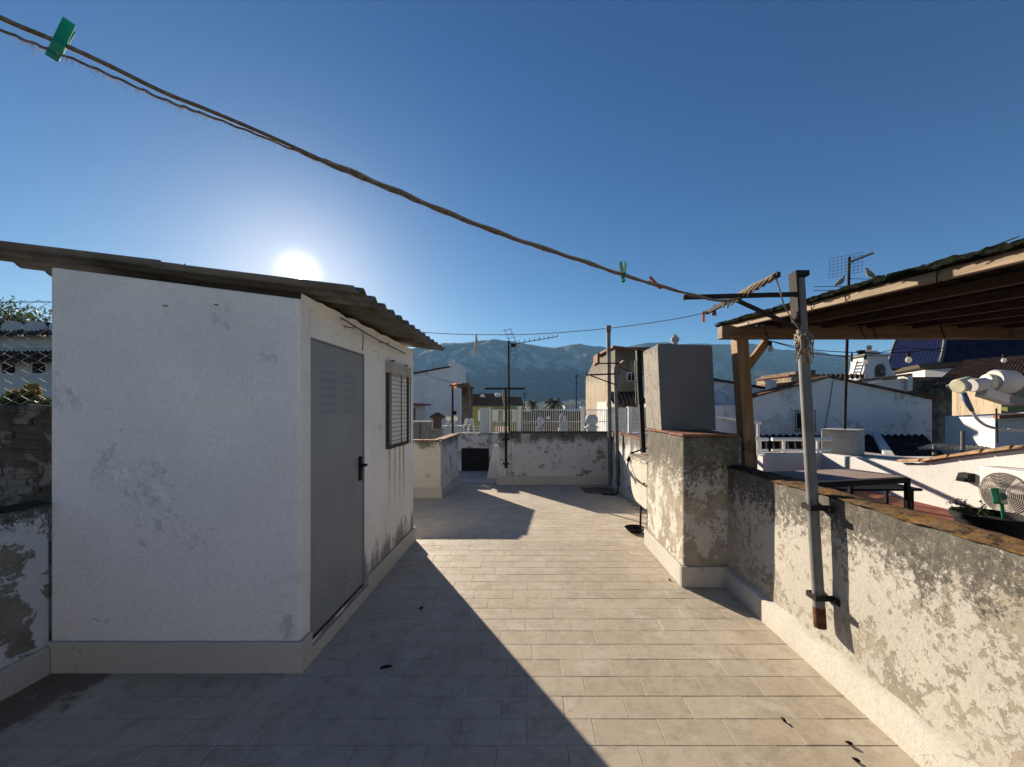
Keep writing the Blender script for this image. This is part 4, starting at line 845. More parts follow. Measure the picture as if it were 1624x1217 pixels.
for x in (3.1, 4.0): [MB().box((x, y_, NZ), (x + .03, y_ + .03, NZ + .338)).build('leg', M['black'], bn) for y_ in (4.02, 4.3)]
# white rails
for (x0, x1, lab, nm) in ((1092, 1218, 'short white tubular rail just right of the wooden post', 'a'), (1227, 1318, 'longer white tubular rail crossing behind the steel clothes post', 'b')):
    t = thing('white_rail', lab, 'railing', P(x0, 740, 7.2), 'white rails beyond the garden wall'); MB().tube([P(x0 - 3, 697, 7.2), P(x1, 697, 7.2)], 0.035, 10).build('top_rail', M['offwhite'], t, smooth=True)
    MB().tube([P(x0 - 3, 714, 7.2), P(x1, 714, 7.2)], 0.02, 8).build('lower_rail', M['offwhite'], t, smooth=True)
    for x in ((1205, 1100) if nm == 'a' else (1243, 1297)): MB().tube([P(x, 697, 7.2), P(x, 760, 7.2)], 0.028, 8).build('post', M['offwhite'], t, smooth=True)
hrl = thing('added_stripe_rail', 'added pair of white sloping rails behind the wooden post casting the wall stripes', 'railing', (3.75, 7.2, 0.4))  # rails added to cast diagonal shadow stripes on the white garden wall
for dz_ in (0.0, -0.30): MB().tube([(3.2, 7.2, 1.50 + dz_), (4.35, 7.2, 1.33 + dz_)], 0.032, 10).build('rail', M['offwhite'], hrl, smooth=True)
for x_ in (3.3, 4.3): MB().tube([(x_, 7.2, 0.2), (x_, 7.2, 1.50 - (x_ - 3.2) * 0.148)], 0.026, 8).build('post', M['offwhite'], hrl, smooth=True)
# pergola
pg = thing('pergola', 'wooden pergola with reed roof under dark shade net on the right', 'pergola', (2.2, 3.9, NZ))
MB().hexa([(2.215, 3.85, NZ), (2.335, 3.85, NZ), (2.335, 3.97, NZ), (2.215, 3.97, NZ), (2.085, 3.85, 2.30), (2.205, 3.85, 2.30), (2.205, 3.97, 2.30), (2.085, 3.97, 2.30)]).build('post', M['wood'], pg, bevel=0.006)
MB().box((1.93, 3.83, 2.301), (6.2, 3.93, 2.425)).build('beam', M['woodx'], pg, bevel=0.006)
MB().bar((2.19, 3.90, 1.98), (2.42, 3.90, 2.29), 0.07, 0.05, up=(0, 1, 0)).build('brace', M['wood'], pg)
def rz(y): return 2.40 - (3.9 - y) * 0.085
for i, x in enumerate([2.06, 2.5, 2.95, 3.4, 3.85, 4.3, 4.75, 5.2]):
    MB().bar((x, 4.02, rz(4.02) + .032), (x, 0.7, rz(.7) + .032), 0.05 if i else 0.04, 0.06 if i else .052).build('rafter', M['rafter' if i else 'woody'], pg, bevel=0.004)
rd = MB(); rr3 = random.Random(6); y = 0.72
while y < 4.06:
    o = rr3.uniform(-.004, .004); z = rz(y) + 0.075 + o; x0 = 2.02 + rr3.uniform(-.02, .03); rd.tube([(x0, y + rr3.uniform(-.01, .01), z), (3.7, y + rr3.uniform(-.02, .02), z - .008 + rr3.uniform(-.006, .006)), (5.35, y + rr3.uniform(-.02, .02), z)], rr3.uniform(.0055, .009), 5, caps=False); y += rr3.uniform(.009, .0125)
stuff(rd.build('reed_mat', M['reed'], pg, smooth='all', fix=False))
nt = MB()
def netp(u, v):
    x = 1.99 + 3.4 * u; y = 0.68 + 3.42 * v; return Vector((x, y, rz(y) + 0.095 + 0.010 * fbm((x * 2.2, y * 2.2, 1)) + 0.016 * fbm((x * 14, y * 14, 4), 4) - (0.022 if u == 0 or v == 1 else 0)))
nt.grid(netp, 110, 140); no = nt.build('shade_net', M['net'], pg, smooth='all', fix=False); so = no.modifiers.new('thickness', 'SOLIDIFY'); so.thickness = 0.02; so.offset = -1
tw = MB(); tr_ = random.Random(9)
for _ in range(900):
    e_ = tr_.random(); x = 1.985 + abs(tr_.gauss(0, .05)) if e_ < .6 else tr_.uniform(2.0, 5.3); y = tr_.uniform(.7, 4.08) if e_ < .9 else 4.08 - abs(tr_.gauss(0, .03)); z = rz(y) + tr_.uniform(.066, .088); a = tr_.uniform(-.25, .25) + math.pi / 2; L = tr_.uniform(.04, .16)
    tw.tube([(x - L / 2 * math.cos(a), y - L / 2 * math.sin(a), z), (x + L / 2 * math.cos(a), y + L / 2 * math.sin(a), z + tr_.uniform(-.012, .016))], tr_.uniform(.0015, .004), 3, caps=False)
stuff(tw.build('brush_twig', M['net'], pg, fix=False))
for yy in (3.55, 3.2, 2.75, 2.45, 1.9): MB().tube([(2.035, yy, rz(yy) + .10), (2.03, yy + .012, rz(yy) + .03), (2.05, yy + .03, rz(yy) - .006), (2.08, yy + .02, rz(yy) + .02)], 0.003, 5).build('tie_wire', M['iron'], pg)
for x in (2.34, 3.3, 3.42, 4.1): MB().tube([(x, 3.825, 2.43), (x + .02, 3.822, 2.35), (x + .05, 3.825, 2.298)], 0.004, 5).build('tie_wire', M['iron'], pg)
# string of bulbs under the beam
def strand(name, label, pts, bulbs):
    t = thing(name, label, 'string light', pts[0], 'bulb strings under the pergola'); MB().tube(dense([Vector(p) for p in pts], 8), 0.004, 6).build('wire', M['black'], t, smooth='all')
    for b in bulbs:
        b = Vector(b); so_ = MB().tube([b, b - Vector((0, 0, .05))], 0.014, 8).build('socket', M['black'], t, smooth=True); MB().lathe(b - Vector((0, 0, .11)), [(0.001, 0), (0.02, 0.01), (0.026, 0.03), (0.02, 0.05), (0.012, 0.06)], 12).build('bulb', M['bulb'], t, smooth=True)
strand('string_light', 'upper bulb string sagging from the brace under the pergola beam', [P(1222, 541, 3.86), P(1300, 556, 3.8), P(1420, 560, 3.7), P(1500, 552, 3.6), P(1640, 545, 3.4)], [P(1222, 541, 3.85), P(1441, 558, 3.69)])
strand('string_light', 'lower bulb string crossing in front of the belfry and dome', [P(1225, 542, 3.9), P(1300, 562, 4.3), P(1372, 564, 4.6), P(1440, 552, 4.9), P(1530, 562, 4.9), P(1640, 560, 4.9)], [P(1372, 564, 4.6), P(1592, 562, 4.9)])
# ------------------------------------------------------------------ roofs and houses beyond, right
def tile_roof(name, label_parent, a, b, c, d, pitch_, mt, r=0.38, nseg=6):
    """sheet of rows of barrel tiles: a-b is the eave, d-c the ridge"""
    a, b, c, d = map(Vector, (a, b, c, d)); n = max(2, int((b - a).length / pitch_)); rows = max(2, int(((d - a).length) / (pitch_ * 1.6))); m = MB(); nr = (b - a).cross(d - a).normalized()
    if nr.z < 0: nr = -nr
    K = n * nseg
    def fn(u, v):
        e0 = a.lerp(b, u); e1 = d.lerp(c, u); ph = u * n * 2 * math.pi; hgt = math.cos(ph) * pitch_ * r * .5; q = v * rows; st_ = (1 - (q - math.floor(q))) * pitch_ * 0.16 if v < 1 else 0
        return e0.lerp(e1, v) + nr * (hgt + st_ + .012 * mnoise.noise(Vector((u * n * .7, v * rows * .9, a.x))))
    m.grid(fn, K, rows * 3); o = m.build(name, mt, label_parent, smooth='all', fix=False); return stuff(o)
gb = thing('white_gable_house', 'long white gable wall with one small grilled window beyond the pergola', 'house', (9.9, 14, -9))
YG = 12.0; gp = [P(1196, 1200, YG)]; L_, R_ = P(1197, 630, YG), P(1478, 634, YG); pk_ = P(1313, 599, YG)
gw = MB(); wx0, wx1, wz0, wz1 = 8.38, 8.82, 0.98, 1.45
gw.prism([(L_.x, YG, -9), (R_.x, YG, -9), (R_.x, YG, R_.z), (pk_.x, YG, pk_.z), (L_.x, YG, L_.z)], (0, .5, 0)); gw.build('wall', M['white_old'], gb)
MB().box((wx0, YG - .01, wz0), (wx1, YG + .05, wz1)).build('window', M['dark'], gb); wnd = MB().box((wx0 - .04, YG - .03, wz0 - .04), (wx1 + .04, YG - .012, wz0)).build('window_sill', M['concrete'], gb)
for k in range(9): x = wx0 - .09 + k * (wx1 - wx0 + .18) / 8; MB().tube([(x, YG - .06, wz0 - .08), (x, YG - .06, wz1 + .08)], 0.009, 5).build('grille_bar', M['iron'], gb)
for z in (wz0 - .08, wz1 + .08): MB().tube([(wx0 - .12, YG - .06, z), (wx1 + .12, YG - .06, z)], 0.01, 5).build('grille_rail', M['iron'], gb)
for (q0, q1, nm) in ((L_, pk_, 'roof_edge'), (pk_, R_, 'roof_edge')):
    m = MB(); e = (q1 - q0).normalized() * .12
    m.hexa([q0 - e * (nm and q0 is L_) + Vector((0, -.12, .002)), q1 + e * (q1 is R_) + Vector((0, -.12, .002)), q1 + e * (q1 is R_) + Vector((0, .6, .002)), q0 - e * (q0 is L_) + Vector((0, .6, .002)), q0 - e * (q0 is L_) + Vector((0, -.12, .06)), q1 + e * (q1 is R_) + Vector((0, -.12, .06)), q1 + e * (q1 is R_) + Vector((0, .6, .06)), q0 - e * (q0 is L_) + Vector((0, .6, .06))]); m.build(nm, M['roof_tile'], gb)
MB().tube([P(1321, 604, YG - .03), P(1316, 640, YG - .03), P(1306, 690, YG - .03)], 0.008, 5).build('cable', M['black'], gb)
dt = thing('dark_tiled_roof', 'black lichened tile roof with white mortar strip below the gable wall', 'roof', (9, 10, 0.4))
tile_roof('tile_rows', dt, P(1205, 745, 8.3), P(1512, 738, 8.3), P(1462, 690, 11.6), P(1205, 690, 11.6), 0.17, M['roof_dark'])
MB().bar(P(1414, 736, 8.4) + Vector((0, 0, .08)), P(1388, 693, 11.4) + Vector((0, 0, .1)), 0.16, 0.10).build('mortar_strip', M['white'], dt)
MB().box((4.5, 8.5, -9), (11.2, 11.9, 0.05)).build('wall', M['white_old'], dt)
ckb = thing('concrete_chimney_block', 'square concrete chimney block on the flat slab', 'chimney', (6.25, 7.6, .72)); MB().box((5.93, 7.32, 0.70), (6.49, 7.88, 1.17), rot=(0, 0, R(38))).build('block', M['concrete'], ckb, bevel=0.015); MB().box((5.9, 7.3, 1.172), (6.52, 7.9, 1.192), rot=(0, 0, R(38))).build('cap', M['concrete'], ckb, bevel=0.005)
fs_ = thing('flat_slab', 'thin grey slab lying across the garden wall top', 'slab', (5.6, 7.2, .66)); MB().box((4.9, 6.85, 0.66), (7.0, 8.1, 0.70), rot=(0, 0, R(6))).build('slab', M['concrete'], fs_); MB().box((5.2, 6.95, -1), (6.8, 7.9, 0.64)).build('support', M['white'], fs_)
am = thing('grid_antenna', 'tall thin mast with grid panel antenna on the concrete block', 'antenna', (6.21, 7.6, 1.19)); mb, mtp = Vector((6.25, 7.6, 1.19)), P(1347, 408, 7.6)
MB().tube([mb, mtp], 0.026, 10).build('mast', M['iron'], am, smooth=True); c = P(1345, 417, 7.6)
pl_o = c + Vector((-.05, 0, -.05)); m = MB(); ux, uz = Vector((0.22, -0.13, 0.02)), Vector((0.02, 0.02, 0.20))
for k in range(9): s = -1 + k / 4; m.tube([pl_o + ux * s - uz, pl_o + ux * s + uz], 0.0028, 4)
for k in range(7): s = -1 + k / 3; m.tube([pl_o - ux + uz * s, pl_o + ux + uz * s], 0.0028, 4)
m.build('grid_panel', M['iron'], am); MB().bar(c, P(1386, 401, 7.3), 0.05, 0.03).build('boom', M['galv'], am)
for k in range(8): q = lerp(c, P(1386, 401, 7.3), .2 + .1 * k); MB().tube([q - Vector((.02, .07, 0)), q + Vector((.02, .07, 0))], 0.006, 4).build('element', M['alu'], am)
# second small rod antenna seen between post and pole
t2, b0, dn, side, up = yagi('rod_antenna', 'pale rod antenna pointing right below the pergola beam', P(1351, 574, 7.55), P(1351, 560, 7.55), P(1284, 560, 8.2), P(1351, 567, 7.52), 13, 0.24, .3)
# overhead wires with birds
ow = thing('overhead_cable', 'pair of thin overhead cables behind the pergola roof with birds on them', 'cable', P(1300, 456, 10))
MB().tube(dense([P(1290, 455, 10), P(1345, 455, 10), P(1420, 456, 10), P(1660, 450, 10)], 5), 0.008, 5).build('wire', M['iron'], ow); MB().tube(dense([P(1290, 461, 10.2), P(1380, 460, 10.2), P(1660, 455, 10.2)], 5), 0.008, 5).build('wire', M['iron'], ow); MB().tube(dense([P(1347, 442, 10), P(1420, 443, 10), P(1660, 440, 10)], 5), 0.007, 5).build('wire', M['iron'], ow)
for (x, y, sgn, lab) in ((1380, 436, -1, 'pale pigeon perched on the cable, right of the antenna mast'), (1332, 449, 1, 'dark pigeon perched on the cable, left of the antenna mast')):
    c = P(x, y, 10); t = thing('pigeon', lab, 'bird', c - Vector((0, 0, .1)), 'pigeons on the cables'); m = MB()
    bm_ = bmesh.new()
    sk_pts = [(Vector((-.16 * sgn, 0, -.10)), .012), (Vector((-.08 * sgn, 0, -.03)), .04), (Vector((0, 0, .02)), .068), (Vector((.06 * sgn, 0, .07)), .055), (Vector((.08 * sgn, 0, .12)), .032), (Vector((.095 * sgn, 0, .155)), .034), (Vector((.12 * sgn, 0, .155)), .018), (Vector((.15 * sgn, 0, .148)), .005)]
    m.tube([c + p for p, r in sk_pts], [r for p, r in sk_pts], 12); m.build('body', M['feather'], t, smooth='all')
    for s in (-1, 1): MB().tube([c + Vector((0, .02 * s, -.03)), c + Vector((.005, .02 * s, -.10))], 0.005, 5).build('leg', M['terracotta'], t)
ph = thing('pale_house', 'pale blue white house with sloping dark roof edge behind the wooden post', 'house', (8, 16, -9)); YH = 15.0
a, b = P(1040, 588, YH), P(1222, 619, YH); m = MB(); m.prism([(a.x, YH, -9), (b.x, YH, -9), (b.x, YH, b.z), (a.x, YH, a.z)], (0, 5, 0)); m.build('wall', M['white_old'], ph)
MB().hexa([a + Vector((-.1, -.1, .0)), b + Vector((.15, -.1, -.02)), b + Vector((.15, 5, -.02)), a + Vector((-.1, 5, .0)), a + Vector((-.1, -.1, .08)), b + Vector((.15, -.1, .06)), b + Vector((.15, 5, .06)), a + Vector((-.1, 5, .08))]).build('roof', M['roof_dark'], ph)
lowa = P(1090, 643, 13.4); MB().box((4.9, 13.4, -9), (7.6, 14.9, lowa.z)).build('lower_wall', M['white_old'], ph)
wcn = thing('white_chimney', 'slim white chimney between the pale house and the gable wall', 'chimney', (8.4, 13.2, 1.5)); q = P(1223, 605, 13.2); MB().box((q.x - .12, 13.1, 1.2), (q.x + .12, 13.34, q.z)).build('shaft', M['white'], wcn, bevel=0.01); MB().box((q.x - .15, 13.07, q.z + .002), (q.x + .15, 13.37, q.z + .04)).build('cap', M['white'], wcn)
th_ = thing('terracotta_roofed_house', 'house with stacked terracotta cornices behind the white gable', 'house', (15, 24, -9)); YT = 22.0
MB().box((P(1238, 0, YT).x, YT, -9), (P(1345, 0, YT).x, YT + 5, P(0, 612, YT).z)).build('wall', M['stone'], th_)
for (x0, x1, y0, y1, mt) in ((1232, 1330, 612, 608, 'terracotta'), (1255, 1300, 606, 597, 'stone'), (1252, 1303, 597, 594, 'terracotta'), (1262, 1268, 594, 589, 'stone'), (1286, 1294, 594, 587, 'stone')):
    a, b = P(x0, y0, YT - .3), P(x1, y1, YT - .3); MB().box((a.x, YT - .3, a.z), (b.x, YT + 3, b.z)).build('cornice', M[mt], th_, bevel=0.03)
tile_roof('tile_rows', th_, P(1300, 603, 20), P(1372, 601, 20), P(1372, 594, 24), P(1306, 594, 24), 0.25, M['roof_tile'])
# belfry
bf = thing('church_belfry', 'small white church belfry with curved shoulders and arched bell opening', 'belfry', (27, 30, 0)); YF = 30.0
def bfx(x): return P(x, 0, YF).x
outl = [(1362, 640), (1362, 602), (1366, 598), (1369, 592), (1371, 585), (1372, 575), (1373, 565), (1409, 565), (1411, 577), (1414, 586), (1419, 593), (1425, 598), (1425, 640)]
m = MB(); m.prism([P(x, y, YF) for x, y in outl], (0, 1.4, 0)); m.build('gable', M['white_old'], bf, bevel=0.04)
MB().box((bfx(1369), YF - .15, P(0, 565, YF).z), (bfx(1413), YF + 1.55, P(0, 562, YF).z)).build('cornice', M['concrete'], bf, bevel=0.03)
m = MB(); cA = P(1391, 562, YF) + Vector((0, .7, 0)); m.lathe(cA, [(1.0, 0), (0.92, .12), (0.7, .28), (0.35, .38), (0.2, .42), (0.2, .6), (0.28, .66), (0.1, .8), (0.0, .84)], 4); m.build('pyramid_cap', M['concrete'], bf)
bc = P(1374, 561, YF) + Vector((0, .5, 0)); MB().lathe(bc, [(0.12, 0), (0.2, .1), (0.28, .25), (0.3, .3), (0.05, .35)], 10).build('finial', M['black'], bf)
m = MB(); ca = P(1396, 586, YF - .02); m.prism([ca + Vector((.42 * math.cos(k * math.pi / 10), 0, .42 * math.sin(k * math.pi / 10))) for k in range(11)] + [ca + Vector((-.42, 0, -.6)), ca + Vector((.42, 0, -.6))], (0, .5, 0)); m.build('arch_opening', M['stone'], bf)
MB().lathe(ca + Vector((0.05, -.1, -.35)), [(0.26, 0), (0.2, .1), (0.15, .3), (0.08, .4), (0.0, .42)], 14).build('bell', M['galv'], bf, smooth=True)
ld = thing('white_ladder', 'white ladder rack leaning against the left side of the belfry', 'ladder', P(1352, 600, 27)); 
for k in range(5): MB().tube([P(1352 + k * 1.6, 596 - k * 5, 27), P(1363 + k * 1.6, 595 - k * 5, 27)], 0.06, 6).build('rung', M['offwhite'], ld)
for x in (1352, 1363): MB().tube([P(x - 1, 599, 27), P(x + 7, 573, 27)], 0.07, 6).build('rail', M['offwhite'], ld)
wtr = thing('white_roof_terrace', 'sunlit white parapet with terracotta edging in front of the belfry', 'parapet', P(1400, 650, 24)); YR = 22.0
MB().hexa([P(1378, 640, YR), P(1441, 640, YR), P(1441, 640, YR) + Vector((2, 5, 0)), P(1378, 640, YR) + Vector((2, 5, 0)), P(1378, 608, YR), P(1441, 599, YR), P(1441, 599, YR) + Vector((2, 5, 0)), P(1378, 608, YR) + Vector((2, 5, 0))]).build('wall', M['white'], wtr)
MB().bar(P(1360, 606, YR) + Vector((0, -.1, .05)), P(1438, 596, YR) + Vector((0, -.1, .05)), 0.4, 0.10).build('edging', M['terracotta'], wtr); MB().box(tuple(P(1434, 620, YR) + Vector((0, -.2, 0))), tuple(P(1442, 593, YR) + Vector((0, .4, 0)))).build('pier', M['white'], wtr)
# dome church
dm = thing('blue_dome_church', 'ribbed dark blue glazed dome on a cream drum at the right edge', 'church', (52, 45, -9)); YD = 45.0; dc = P(1608, 578, YD + 9); Rd = dc.x - P(1462, 578, YD + 9).x
m = MB(); NS = 160
def dome(u, v):
    a = 2 * math.pi * u; oc = a % (math.pi / 4) - math.pi / 8; rr_ = Rd * math.cos(math.pi / 8) / math.cos(oc) ; ph = v * math.pi / 2; r = rr_ * (math.cos(ph) ** .85 if v < 1 else 0); z = Rd * 0.95 * math.sin(ph); r *= 1 + .005 * math.cos(a * 150); k = max(0, 1 - v * 9); r += .5 * k * k
    return dc + Vector((r * math.cos(a + .2), r * math.sin(a + .2), z))
m.grid(dome, 600, 30); stuff(m.build('tile_rows', M['blue_tile'], dm, smooth='all', fix=False))
for k in range(8):
    a = k / 8; m = MB(); m.tube([dome(a + 1e-4, j / 24) + Vector((0, 0, .05)) for j in range(24)], 0.22, 6); m.build('rib', M['galv'], dm, smooth='all')
m = MB(); m.lathe(dc - Vector((0, 0, 12)), [(Rd * .96, 0), (Rd * .96, 11.3), (Rd * 1.02, 11.5), (Rd * 1.04, 11.95), (Rd * .9, 11.99)], 8); m.build('drum', M['stone'], dm)
m = MB(); m.lathe(dc - Vector((0, 0, 3.2)), [(Rd * .965, 0), (Rd * .965, 2.4), (Rd * .9, 2.45)], 8); m.build('cream_band', M['white'], dm)
# tiled stone house at the right
rh = thing('tiled_stone_house', 'old stone house with sunlit eaves tiles and shaded front at the right edge', 'house', (22, 22, -9)); YS = 27.0
tile_roof('tile_rows', rh, P(1478, 612, 26), P(1700, 603, 24.5), P(1700, 558, 36), P(1530, 571, 35), 0.23, M['roof_tile'])
e0, e1 = P(1490, 614, YS), P(1700, 610, YS); MB().box((e0.x, YS, -9), (e1.x, YS + 6, e0.z - .08)).build('wall', M['brownstone'], rh)
MB().box(tuple(P(1512, 652, YS - .04)), tuple(P(1526, 636, YS + .1))).build('window', M['darkglass'], rh); MB().box(tuple(P(1509, 654, YS - .1)), tuple(P(1529, 652, YS + .1))).build('window_sill', M['concrete'], rh)
m = MB(); a, b = P(1441, 598, 28), P(1500, 602, 28); m.box((a.x, 28, -9), (b.x, 33, a.z)); m.build('low_wing', M['brownstone'], rh); MB().box((P(1450, 0, 27.8).x, 27.7, P(0, 604, 27.8).z), (P(1481, 0, 27.8).x, 28.3, P(0, 599, 27.8).z)).build('red_tile_ledge', M['terracotta'], rh)
so_h = thing('small_sunlit_house', 'sunlit stone house corner with green shutter under the satellite feed', 'house', (13.5, 11, -9)); YQ = 11.0
a, b = P(1588, 700, YQ), P(1720, 611, YQ); MB().hexa([(a.x, YQ, -9), (b.x, YQ - 2, -9), (b.x + 4, YQ + 3, -9), (a.x + 3, YQ + 4, -9), (a.x, YQ, b.z), (b.x, YQ - 2, b.z), (b.x + 4, YQ + 3, b.z), (a.x + 3, YQ + 4, b.z)]).build('wall', M['stone'], so_h)
MB().box(tuple(P(1598, 654, YQ - .35)), tuple(P(1622, 646, YQ - .2))).build('shutter', M['greenwall'], so_h)
wq = thing('white_outbuilding', 'sunlit white outbuilding with tile edge right of the dark roof', 'wall', (9.5, 7.6, -1)); YO = 7.6
MB().hexa([P(1578, 730, YO) - Vector((0, 0, 2)), P(1700, 730, YO) - Vector((0, 1, 2)), P(1700, 730, YO) + Vector((2, 2, -2)), P(1578, 730, YO) + Vector((1.4, 2.2, -2)), P(1578, 664, YO), P(1700, 654, YO) - Vector((0, 1, 0)), P(1700, 654, YO) + Vector((2, 2, 0)), P(1578, 664, YO) + Vector((1.4, 2.2, 0))]).build('wall', M['white'], wq)
MB().bar(P(1574, 666, YO) + Vector((0, -.06, .06)), P(1700, 652, YO) + Vector((0, -1.06, .06)), 0.25, 0.07).build('tile_edge', M['terracotta'], wq)
sh_ = thing('sheet_awning', 'thin corrugated sheet awning on posts in front of the stone house', 'awning', P(1510, 740, 7.4)); a, b, c, d = P(1455, 712, 7.0), P(1575, 719, 6.8), P(1600, 706, 8.6), P(1480, 704, 8.8)
m = MB(); m.grid(lambda u, v: a.lerp(b, u).lerp(d.lerp(c, u), v) + Vector((0, 0, .02 * math.cos(u * 90))), 60, 4); m.build('sheet', M['galv'], sh_, smooth='all')
for (x, y) in ((1482, 7.1), (1527, 7.0)): MB().tube([P(x, 722, y), P(x, 684 if x > 1500 else 706, y)], 0.03, 8).build('post', M['galv'], sh_, smooth=True)
MB().box(tuple(P(1470, 745, 7.3)), tuple(P(1565, 724, 7.9))).build('low_wall', M['white'], sh_)
# ------------------------------------------------------------------ beyond the far wall
def fence_panel(t, x0, x1, Y, ytop, ybot, step, r=0.008):
    a, b = P(x0, ybot, Y), P(x1, ytop, Y); n = max(2, int((b.x - a.x) / step))
    for k in range(n + 1): x = a.x + (b.x - a.x) * k / n; MB().tube([(x, Y, a.z), (x, Y, b.z)], r, 4).build('bar', M['offwhite'], t)
    for z in (a.z + .06, b.z - .03, (a.z + b.z) / 2): MB().tube([(a.x, Y, z), (b.x, Y, z)], r * 1.3, 5).build('rail', M['offwhite'], t)
YFn = 11.6
ft = thing('white_terrace_wall', 'low white terrace wall carrying the bar fence beyond the far parapet', 'wall', (0.8, YFn, 0)); MB().box((-2.2, YFn - .1, -2), (3.9, YFn + .15, 0.86)).build('wall', M['white_old'], ft); MB().box((P(762, 0, YFn).x, YFn - .16, 0.4), (P(776, 0, YFn).x, YFn + .12, P(0, 647, YFn).z)).build('pillar', M['white'], ft, bevel=0.01); MB().box((P(776, 0, YFn).x + .003, YFn - .17, .6), (P(779, 0, YFn).x, YFn - .1, P(0, 646, YFn).z)).build('gate_edge', M['offwhite'], ft)
for (x0, x1, lab) in ((780, 820, 'white bar fence panel left of the stone ball ornament'), (829, 921, 'long white bar fence panel behind the stone ornaments'), (927, 962, 'white bar fence panel in front of the stone house corner'), (963, 1020, 'shaded white bar fence panel right of the tall pole')):
    t = thing('bar_fence', lab, 'fence', P((x0 + x1) / 2, 686, YFn), 'white bar fences'); fence_panel(t, x0, x1, YFn, 649, 689, 0.064)
for x in (824, 924, 999):
    a = P(x, 689, YFn); m = MB().box((a.x - .05, YFn - .05, a.z), (a.x + .05, YFn + .05, P(0, 647, YFn).z)); m.build('fence_post', M['offwhite'], ft); MB().box((a.x - .075, YFn - .075, P(0, 647, YFn).z), (a.x + .075, YFn + .075, P(0, 645, YFn).z)).build('post_cap', M['offwhite'], ft)
# stone ornaments on the parapet
YO_ = 10.9
def orn(x, kind, lab):
    c = P(x, 679, YO_); t = thing('stone_ornament', lab, 'ornament', c, 'stone ornaments along the parapet'); MB().box((c.x - .13, YO_ - .12, c.z - .7), (c.x + .13, YO_ + .12, c.z - .001)).build('pedestal', M['white'], t, bevel=0.01)
    if kind == 0: MB().lathe(c, [(.11, 0), (.11, .03), (.05, .05), (.05, .08), (.09, .12), (.10, .20), (.085, .27), (.03, .31), (0, .315)], 20).build('ball', M['white'], t, smooth=True)
    elif kind == 1: MB().tube([c + Vector((-.02 - .06 * math.sin(k / 8 * math.pi), 0, .42 * k / 8)) for k in range(9)], [.05, .055, .05, .045, .04, .04, .04, .035, .02], 10).build('crescent', M['white'], t, smooth='all'); MB().lathe(c + Vector((.05, 0, 0)), [(.05, 0), (.07, .1), (.05, .3), (.03, .34), (0, .35)], 12).build('core', M['white'], t, smooth=True)
    else: MB().lathe(c, [(.2, 0), (.19, .04), (.10, .08), (.16, .14), (.19, .24), (.15, .33), (.10, .36), (.13, .38), (0, .39)], 20).build('urn', M['white'], t, smooth=True)
orn(857, 0, 'stone ball ornament on a pedestal, left of the three'); orn(893, 1, 'curved crescent stone ornament, middle of the three'); orn(938, 2, 'squat stone urn ornament, right of the three')
# white building at left
wb = thing('white_apartment_building', 'big shaded white windowless building side left of the mountains', 'building', (-5.5, 18, -9)); YA = 30.0
a, b = P(596, 596, YA), P(729, 577, YA); m = MB(); m.prism([(a.x, YA, -9), (b.x, YA, -9), (b.x, YA, b.z), (b.x - .7, YA, b.z), (b.x - .72, YA, b.z - .24), (a.x, YA, a.z - .4)], (0, 3, 0)); m.build('wall', M['white_far'], wb)
MB().box((P(711, 0, YA).x, YA + .1, b.z - .1), (P(719, 0, YA).x, YA + .5, P(0, 569, YA).z)).build('chimney', M['white_far'], wb, bevel=0.02); MB().bar((a.x, YA - .05, a.z - .39), (b.x - .72, YA - .05, b.z - .23), 0.3, 0.09).build('roof_edge', M['roof_dark'], wb)
MB().tube(dense([P(662, 585, YA - .04), P(690, 600, YA - .04), P(722, 607, YA - .04)], 5), 0.012, 5).build('cable', M['black'], wb)
lo_ = thing('low_annex', 'small annex with tiled eave at the foot of the white building', 'house', P(658, 680, 25)); MB().box((P(630, 0, 25).x, 25, -9), (P(655, 0, 25).x, 28, P(0, 643, 25).z)).build('wall', M['white_old'], lo_); MB().box((P(630, 0, 25).x, 24.7, P(0, 643, 25).z + .002), (P(663, 0, 25).x, 28.2, P(0, 640, 25).z)).build('eave', M['terracotta'], lo_); MB().box(tuple(P(655.2, 672, 25)), tuple(P(659, 648, 25.5))).build('door_post', M['galv'], lo_)
# line post with orange peg bag, wooden stair housing, terrace furniture
lpst = thing('thin_line_post', 'thin black line post with orange rag in front of the white building', 'clothes post', P(718, 700, 17)); MB().tube([P(718, 700, 17), P(717.5, 612, 17)], 0.05, 8).build('tube', M['iron'], lpst, smooth=True); MB().bar(P(713, 612, 17), P(733, 610, 17), .05, .05).build('arm', M['iron'], lpst); MB().box(tuple(P(718, 658, 16.9)), tuple(P(724, 652, 17.15))).build('switch_box', M['black'], lpst); m = MB(); q = P(720, 614, 16.95)
m.grid(lambda u, v: q + Vector((.15 * (u - .5), .03 * fbm((u * 4, v * 4, 1)), .16 - .24 * v + .03 * u)), 5, 5); m.build('rag', M['peg_orange'], lpst)
wsh = thing('wooden_stair_housing', 'dark wooden stair housing with orange lit top beside the white building', 'shed', P(737, 690, 24)); MB().box((P(732, 0, 24).x, 24, -9), (P(744, 0, 24).x, 25.5, P(0, 615, 24).z)).build('wall', M['brownstone'], wsh); MB().box((P(726, 0, 23.8).x, 23.6, P(0, 615, 24).z + .002), (P(746, 0, 23.8).x, 25.5, P(0, 612, 24).z)).build('roof_board', M['woodx'], wsh); MB().bar(P(744.5, 650, 23.7), P(744, 606, 23.7), .1, .1, up=(0, 1, 0)).build('post', M['wood'], wsh); MB().box((P(732, 0, 23.8).x, 23.8, P(0, 612, 24).z + .01), (P(741, 0, 23.8).x, 24.6, P(0, 608, 24).z)).build('top_box', M['woodx'], wsh)
